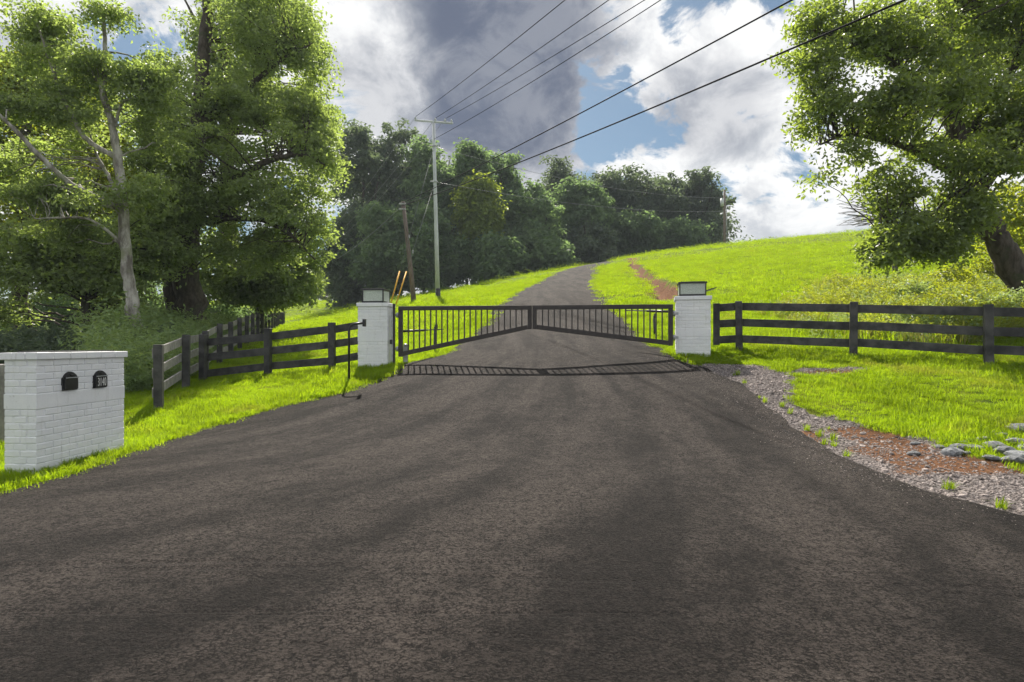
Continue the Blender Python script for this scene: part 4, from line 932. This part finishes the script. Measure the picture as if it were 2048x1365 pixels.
# ------------------------------------------------------------------ grass, weeds, gravel, rocks
def blade_patch(name, n, rad, h0, h1, wd, m_, seed, lean=.45, segs=2):
    rg = np.random.default_rng(seed)
    a = rg.uniform(0, 6.283, n); r = rad * np.sqrt(rg.uniform(0, 1, n)); x, y = r * np.cos(a), r * np.sin(a)
    h = rg.uniform(h0, h1, n) ; la = rg.uniform(0, 6.283, n); ln = np.abs(rg.normal(0, lean, n)) * h
    wa = la + math.pi / 2 + rg.normal(0, .5, n); w_ = wd * rg.uniform(.6, 1.3, n)
    b = np.stack([x, y, np.full(n, -.015)], 1); s = np.stack([np.cos(wa), np.sin(wa), np.zeros(n)], 1) * w_[:, None] / 2
    mid = b + np.stack([np.cos(la) * ln * .35, np.sin(la) * ln * .35, h * .62], 1); tip = b + np.stack([np.cos(la) * ln * 1.25, np.sin(la) * ln * 1.25, h * (1 - .25 * np.minimum(ln / h, 1))], 1)
    v = np.stack([b - s, b + s, mid + s * .75, mid - s * .75, tip], 1).reshape(-1, 3); i = np.arange(n) * 5
    f = np.stack([np.stack([i, i + 1, i + 2], 1), np.stack([i, i + 2, i + 3], 1), np.stack([i + 3, i + 2, i + 4], 1)], 1).reshape(-1, 3)
    me = np_mesh(name, v, f); at = me.attributes.new('tint', 'FLOAT', 'FACE'); at.data.foreach_set('value', np.repeat(np.clip(rg.normal(.5, .25, n), 0, 1), 3).astype(np.float32))
    me.materials.append(m_); return me
def weed_patch(name, n, rad, h, ls, m_, seed):
    rg = np.random.default_rng(seed); V = []
    for i in range(n):
        a = rg.uniform(0, 6.28); r = rad * math.sqrt(rg.uniform()); hh = h * rg.uniform(.55, 1.1); ln = rg.normal(size=2) * .25 * hh
        k_ = 26; u = np.linspace(.12, 1, k_)
        V.append(np.stack([r * math.cos(a) + ln[0] * u ** 1.6 + rg.normal(size=k_) * .035, r * math.sin(a) + ln[1] * u ** 1.6 + rg.normal(size=k_) * .035, hh * u], 1))
    pos = np.concatenate(V); me = leaves_mesh(name, pos, np.full(len(pos), ls), rg, .45, .0, .30); me.materials.append(m_); return me
def stone_mesh(name, seed, m_, flat=.55, rough=.25, sub=1):
    rg = np.random.default_rng(seed); bm = bmesh.new(); bmesh.ops.create_icosphere(bm, subdivisions=sub, radius=.5)
    sc_ = np.array([1, rg.uniform(.6, .9), flat * rg.uniform(.7, 1.2)])
    pl_ = unit(rg.normal(size=(5, 3)))
    for v in bm.verts:
        p = np.array(v.co); p = p * (1 + rough * rg.normal() * .3)
        for q in pl_:
            e = p @ q - .36
            if e > 0: p = p - q * e * .8
        v.co = p * sc_
    me = bpy.data.meshes.new(name); bm.to_mesh(me); bm.free(); me.materials.append(m_); return me
def scatter(name, pts, scale, protos, label, cat, kind='stuff', tilt=.15, seed=0):
    """one object: real blades / stones set out over the ground by geometry nodes"""
    rg = np.random.default_rng(seed); n = len(pts)
    me = bpy.data.meshes.new(name); me.vertices.add(n); me.vertices.foreach_set('co', np.asarray(pts, np.float32).ravel())
    at = me.attributes.new('rot', 'FLOAT_VECTOR', 'POINT'); at.data.foreach_set('vector', np.stack([rg.normal(0, tilt, n), rg.normal(0, tilt, n), rg.uniform(0, 6.283, n)], 1).astype(np.float32).ravel())
    at = me.attributes.new('sca', 'FLOAT', 'POINT'); at.data.foreach_set('value', np.asarray(scale, np.float32))
    at = me.attributes.new('pick', 'INT', 'POINT'); at.data.foreach_set('value', rg.integers(0, len(protos), n).astype(np.int32))
    o = link(name, me); tag(o, label, cat, None, kind)
    col = bpy.data.collections.new(name + '_kinds')
    for i, pm_ in enumerate(protos):
        q = bpy.data.objects.new('%s_kind_%02d' % (name, i), pm_); col.objects.link(q)
    ng = bpy.data.node_groups.new(name, 'GeometryNodeTree')
    ng.interface.new_socket('Geometry', in_out='INPUT', socket_type='NodeSocketGeometry'); ng.interface.new_socket('Geometry', in_out='OUTPUT', socket_type='NodeSocketGeometry')
    N = ng.nodes; Lk = ng.links; gi = N.new('NodeGroupInput'); go = N.new('NodeGroupOutput')
    ci = N.new('GeometryNodeCollectionInfo'); ci.inputs[0].default_value = col; ci.inputs['Separate Children'].default_value = True; ci.inputs['Reset Children'].default_value = True
    ip = N.new('GeometryNodeInstanceOnPoints'); ip.inputs['Pick Instance'].default_value = True
    def na(nm, dt): q = N.new('GeometryNodeInputNamedAttribute'); q.data_type = dt; q.inputs[0].default_value = nm; return q.outputs[0]
    Lk.new(gi.outputs[0], ip.inputs['Points']); Lk.new(ci.outputs[0], ip.inputs['Instance']); Lk.new(na('pick', 'INT'), ip.inputs['Instance Index'])
    er = N.new('FunctionNodeEulerToRotation'); Lk.new(na('rot', 'FLOAT_VECTOR'), er.inputs[0]); Lk.new(er.outputs[0], ip.inputs['Rotation'])
    Lk.new(na('sca', 'FLOAT'), ip.inputs['Scale']); Lk.new(ip.outputs[0], go.inputs[0])
    md = o.modifiers.new('scatter', 'NODES'); md.node_group = ng
    return o
def field_points(n, y0, y1, rg, power=1.0, xlim=1.02):
    """random ground points inside the angle the place is seen from, spread evenly over the ground area"""
    u = rg.uniform(0, 1, n); y = (y0 ** (1 + power) + u * (y1 ** (1 + power) - y0 ** (1 + power))) ** (1 / (1 + power)); x = rg.uniform(-xlim, xlim, n) * y
    return x, y
rg = np.random.default_rng(99)
def grass_ok(x, y, soft=.1):
    return (road_in(x, y) < .02 + .05 * rg.uniform(size=len(x))) & (gravel_f(x, y) < .55 - soft * rg.uniform(size=len(x))) & (clay_f(x, y) < .5) & (rut_d(x, y)[0] > np.where(y > 17, .70, 0))
MBM = (A + B) / 2
def not_pier(x, y):
    lx = (x - mbx.location.x) * ax.x + (y - mbx.location.y) * ax.y; ly = -(x - mbx.location.x) * ax.y + (y - mbx.location.y) * ax.x
    return (np.abs(lx) > LX / 2 + .03) | (np.abs(ly) > LY / 2 + .03)
# near lawn: fine blades
GN_ = [blade_patch('grass_patch', 110, .17, .025, .080, .0058, M['grass'], 200 + i) for i in range(5)]
x, y = field_points(64000, 3.0, 19, rg, 1.0, 1.25); k_ = grass_ok(x, y) & not_pier(x, y); x, y = x[k_], y[k_]
tall = np.clip(.95 + .35 * vnoise(x, y, 1.1, 51) + .25 * vnoise(x, y, .4, 52), .5, 1.7)
scatter('grass', np.stack([x, y, H(x, y)], 1), tall * rg.uniform(.75, 1.25, len(x)), GN_, 'bright green short grass on the verges near the gate', 'grass', seed=1)
# lawn beyond
GF_ = [blade_patch('grass_patch', 130, .42, .03, .075, .013, M['grass'], 210 + i) for i in range(4)]
x, y = field_points(26000, 17, 46, rg, 1.0, .95); k_ = grass_ok(x, y); x, y = x[k_], y[k_]
scatter('grass', np.stack([x, y, H(x, y)], 1), rg.uniform(.7, 1.4, len(x)), GF_, 'mown green lawn rising beyond the gate', 'grass', seed=2)
GF2 = [blade_patch('grass_patch', 110, .9, .03, .085, .030, M['grass'], 216 + i) for i in range(3)]
x, y = field_points(13000, 42, 95, rg, 1.0, .95); k_ = grass_ok(x, y) & (x > -45); x, y = x[k_], y[k_]
scatter('grass', np.stack([x, y, H(x, y)], 1), rg.uniform(.7, 1.3, len(x)), GF2, 'far mown grass up to the crest of the hill', 'grass', seed=3)
# tufts along edges of the asphalt, at pillar and post feet
GT_ = [blade_patch('tuft', 46, .06, .07, .20, .009, M['grass'], 220 + i, .5) for i in range(4)]
tx, ty_ = [], []
for n_, yy0, yy1 in ((520, 4.9, 12.0),):
    yq = rg.uniform(yy0, yy1, n_); tx.append(XL(yq) - rg.uniform(-.04, .20, n_)); ty_.append(yq)
    yq = rg.uniform(10.6, 12, 60); tx.append(XR(yq) + rg.uniform(-.02, .25, 60)); ty_.append(yq)
    yq = rg.uniform(4.6, 10, 18); tx.append(XR(yq) + np.abs(rg.normal(.05, .15, 18))); ty_.append(yq)
for cxx, cyy, ww, dd_ in ((plc.x, plc.y, .36, .30), (prc.x, prc.y, .40, .36)):
    for i in range(46):
        s_ = rg.uniform(-1, 1); e = int(rg.integers(0, 3))
        tx.append(np.array([cxx + (s_ * ww if e == 0 else (ww + .02) * (1 if e == 1 else -1))])); ty_.append(np.array([cyy + (-dd_ - rg.uniform(0, .12) if e == 0 else s_ * dd_)]))
for p_ in lp[:6] + [C_, D_, E_, r1, r2, r3]:
    tx.append(p_[0] + rg.normal(0, .09, 8)); ty_.append(p_[1] + rg.normal(0, .09, 8))
for u in np.linspace(-.05, 1.25, 60):
    q = A + ax * u + nrm * rg.uniform(.0, .12); tx.append(np.array([q.x])); ty_.append(np.array([q.y]))
x = np.concatenate(tx); y = np.concatenate(ty_); k_ = (road_in(x, y) < .10) & not_pier(x, y); x, y = x[k_], y[k_]
scatter('grass', np.stack([x, y, H(x, y)], 1), rg.uniform(.3, .75, len(x)), GT_, 'longer grass tufts along the asphalt edge and at post feet', 'grass', seed=4)
# tall rough grass on the bank behind the right fence
GB_ = [blade_patch('tall_grass', 60, .25, .15, .42, .012, M['straw'], 230 + i, .45) for i in range(2)] + [weed_patch('weeds', 9, .25, .42, .07, M['leaf_bright'], 236 + i) for i in range(2)] + [weed_patch('weeds', 9, .25, .38, .06, M['weed'], 238 + i) for i in range(1)] + [blade_patch('tall_grass', 70, .25, .10, .36, .011, M['grass'], 234 + i, .5) for i in range(3)]
x = rg.uniform(5.0, 19, 9000); y = rg.uniform(11.2, 22, 9000)
dn = np.clip((x / y - .53) * 6 + .3 + .5 * vnoise(x, y, 2.2, 61), 0, 1) * np.clip((y - 12.2 + (x - 5) * .5) / 1.5, 0, 1) * np.clip((21 - y) / 4, 0, 1)
k_ = (dn > rg.uniform(size=len(x))) & (y > 11.9 - (x - 4.4) * .42 + .4); x, y = x[k_], y[k_]
scatter('tall_grass', np.stack([x, y, H(x, y)], 1), rg.uniform(.6, 1.25, len(x)), GB_, 'tall rough seeding grass on the bank behind the right fence', 'grass', seed=5)
# weeds along the long fence on the wood side
WP_ = [weed_patch('weeds', 16, .35, .95, .12, M['weed'], 240 + i) for i in range(4)]
s_ = rg.uniform(-1, 24, 900); o_ = rg.uniform(.35, 3.4, 900)
x = -5.57 + dl.x * s_ * 1.0 - dl.y * o_; y = 9.3 + dl.y * s_ + dl.x * o_
k_ = (x / y > -.70) & (y > 10.8); x, y, o_ = x[k_], y[k_], o_[k_]
scatter('undergrowth', np.stack([x, y, H(x, y)], 1), np.clip(.5 + .26 * o_, .45, 1.2) * rg.uniform(.7, 1.25, len(x)), WP_, 'feathery green weeds growing along the wood side of the long fence', 'weeds', seed=6)
# leaf litter shade plants on the wood floor
x = rg.uniform(-32, -9, 1500); y = rg.uniform(13, 34, 1500); k_ = (x < -3.4 - .36 * y) ; x, y = x[k_], y[k_]
scatter('undergrowth', np.stack([x, y, H(x, y)], 1), rg.uniform(.5, 1.1, len(x)), [weed_patch('weeds', 12, .5, .8, .16, M['leaf_forest_dark'], 250 + i) for i in range(3)], 'dark low undergrowth on the floor of the left wood', 'weeds', seed=7)
# bushes on the right bank
for i, (px, d, w_, h_, lf, lb) in enumerate(((1905, 17.5, .9, 1.1, 'leaf_bright', 'sunlit bush under the hanging leaves of the leaning tree'), (1985, 18.5, 1.3, 1.7, 'leaf_bright', 'larger sunlit bush beside the leaning trunk'), (2040, 13.5, .8, .8, 'weed', 'low leafy weed clump by the foot of the leaning trunk'), (1960, 14, .7, .6, 'weed', 'small leafy weed clump behind the right fence post'), (1830, 16, .8, .75, 'weed', 'straggly green bush in the tall grass'))):
    g_ = ground_row(px, d, .03)
    tree('bank_bush', lb, [g_, (g_[0], d, g_[2] + h_ * .4, .025), (g_[0] + .05, d, g_[2] + h_ * .8, .008)], [], [(g_[0], d, g_[2] + h_ * .5, w_ * .8, w_ * .6, h_ * .5), (g_[0] + w_ * .5, d + .2, g_[2] + h_ * .35, w_ * .5, w_ * .5, h_ * .35), (g_[0] - w_ * .5, d - .1, g_[2] + h_ * .3, w_ * .5, w_ * .5, h_ * .3)], 90, 34, .24, .085, lf, 'bark', 300 + i, nbr=40, cat='bush')
# gravel
ST_ = [stone_mesh('pebble', 400 + i, M['pebble'], .5) for i in range(7)]
x = rg.uniform(3.2, 10.5, 110000); y = rg.uniform(3.2, 11.6, 110000)
k_ = (gravel_f(x, y) * np.clip(1.15 - clay_f(x, y) * .70, 0, 1) > rg.uniform(.25, 1, len(x))) & (road_in(x, y) < .03) & (np.abs(x) < y * 1.3 + .3); x, y = x[k_], y[k_]
scatter('gravel', np.stack([x, y, H(x, y) + .002], 1), rg.uniform(.014, .040, len(x)) * (1 + (rg.uniform(size=len(x)) > .97) * 1.6), ST_, 'grey and pinkish crushed stone gravel beside the asphalt', 'gravel', seed=8, tilt=.4)
# loose grit on the asphalt margin
x = rg.normal(0, .25, 1500); y = rg.uniform(4, 11.5, 1500); x = XR(y) - np.abs(x); k_ = np.abs(x) < y; x, y = x[k_], y[k_]
scatter('gravel', np.stack([x, y, H0(x, y) + .024], 1), rg.uniform(.006, .018, len(x)), ST_, 'scattered grit washed onto the asphalt margin', 'gravel', seed=9, tilt=.4)
# rocks by the culvert
RK_ = [stone_mesh('rock', 420 + i, M['rock'], .5, .2, 2) for i in range(6)]
rocks = [(1990, 905, 6.45, .26), (2035, 900, 6.5, .28), (1945, 912, 6.4, .20), (2010, 925, 6.25, .27), (2045, 940, 6.1, .30), (1985, 938, 6.1, .17), (1918, 910, 6.45, .20), (1930, 895, 6.6, .15), (1965, 890, 6.7, .17), (2005, 885, 6.75, .20), (2040, 872, 6.9, .30), (2020, 890, 6.65, .16), (1905, 928, 6.3, .22), (1935, 926, 6.3, .10), (1828, 922, 6.35, .13), (2025, 945, 6.0, .26), (1985, 875, 6.9, .12), (1830, 884, 6.75, .10), (1880, 902, 6.55, .11), (2060, 915, 6.3, .3)]
order = ['nearest the gravel', 'beside the grass']
rl = ['rounded grey rock in the middle of the rock pile', 'flat grey rock at the top of the rock pile by the frame edge', 'dull grey rock at the left of the rock pile', 'pale wedge shaped rock low in the rock pile', 'broad rock at the bottom right of the rock pile',
      'small rock at the bottom left of the rock pile', 'oblong rock at the left tip of the rock pile', 'small rock half hidden in grass above the pile', 'grey rock at the back of the pile, left of centre', 'grey rock at the back centre of the pile', 'large rock farthest back, at the frame edge', 'small wedge between the back rocks',
      'long flat slab lying alone left of the pile', 'small stone touching the long flat slab', 'lone flat stone on the red soil left of the slab', 'lowest rock of the pile, half buried in gravel', 'small rock in the grass behind the pile', 'lone pale stone at the edge of the grass', 'small stone between lone slab and pile', 'big rock cut by the frame at the right of the pile']
for i, ((px, py, d, s_), lb) in enumerate(zip(rocks, rl)):
    x_ = (px - CX) / F * d; o = link('rock', RK_[i % 6]); z_ = Hs(x_, d); s_ *= .95
    o.location = (x_, d, z_ + s_ * .12); o.scale = (s_ * random.uniform(1, 1.35), s_ * random.uniform(.8, 1.1), s_ * random.uniform(.7, 1.0)); o.rotation_euler = (random.uniform(-.2, .2), random.uniform(-.2, .2), random.uniform(-.5, .5))
    tag(o, lb, 'rock', 'rocks piled beside the gravel')

# ------------------------------------------------------------------ summer haze in the air
mb = MB(); zl = float(GZ.min()) - 1.0; mb.box((0, 77, (zl + 40) / 2), (356, 266, 40 - zl))
m, t, out = new_mat('summer_haze')
vp = t.new('ShaderNodeVolumePrincipled'); vp.inputs['Color'].default_value = (0.80, 0.90, 1.0, 1); vp.inputs['Density'].default_value = 0.0005; vp.inputs['Anisotropy'].default_value = 0.0
t.l.new(vp.outputs[0], out.inputs['Volume'])
tag(mb.build('haze', m), 'thin bluish summer haze over the valley', kind='stuff')
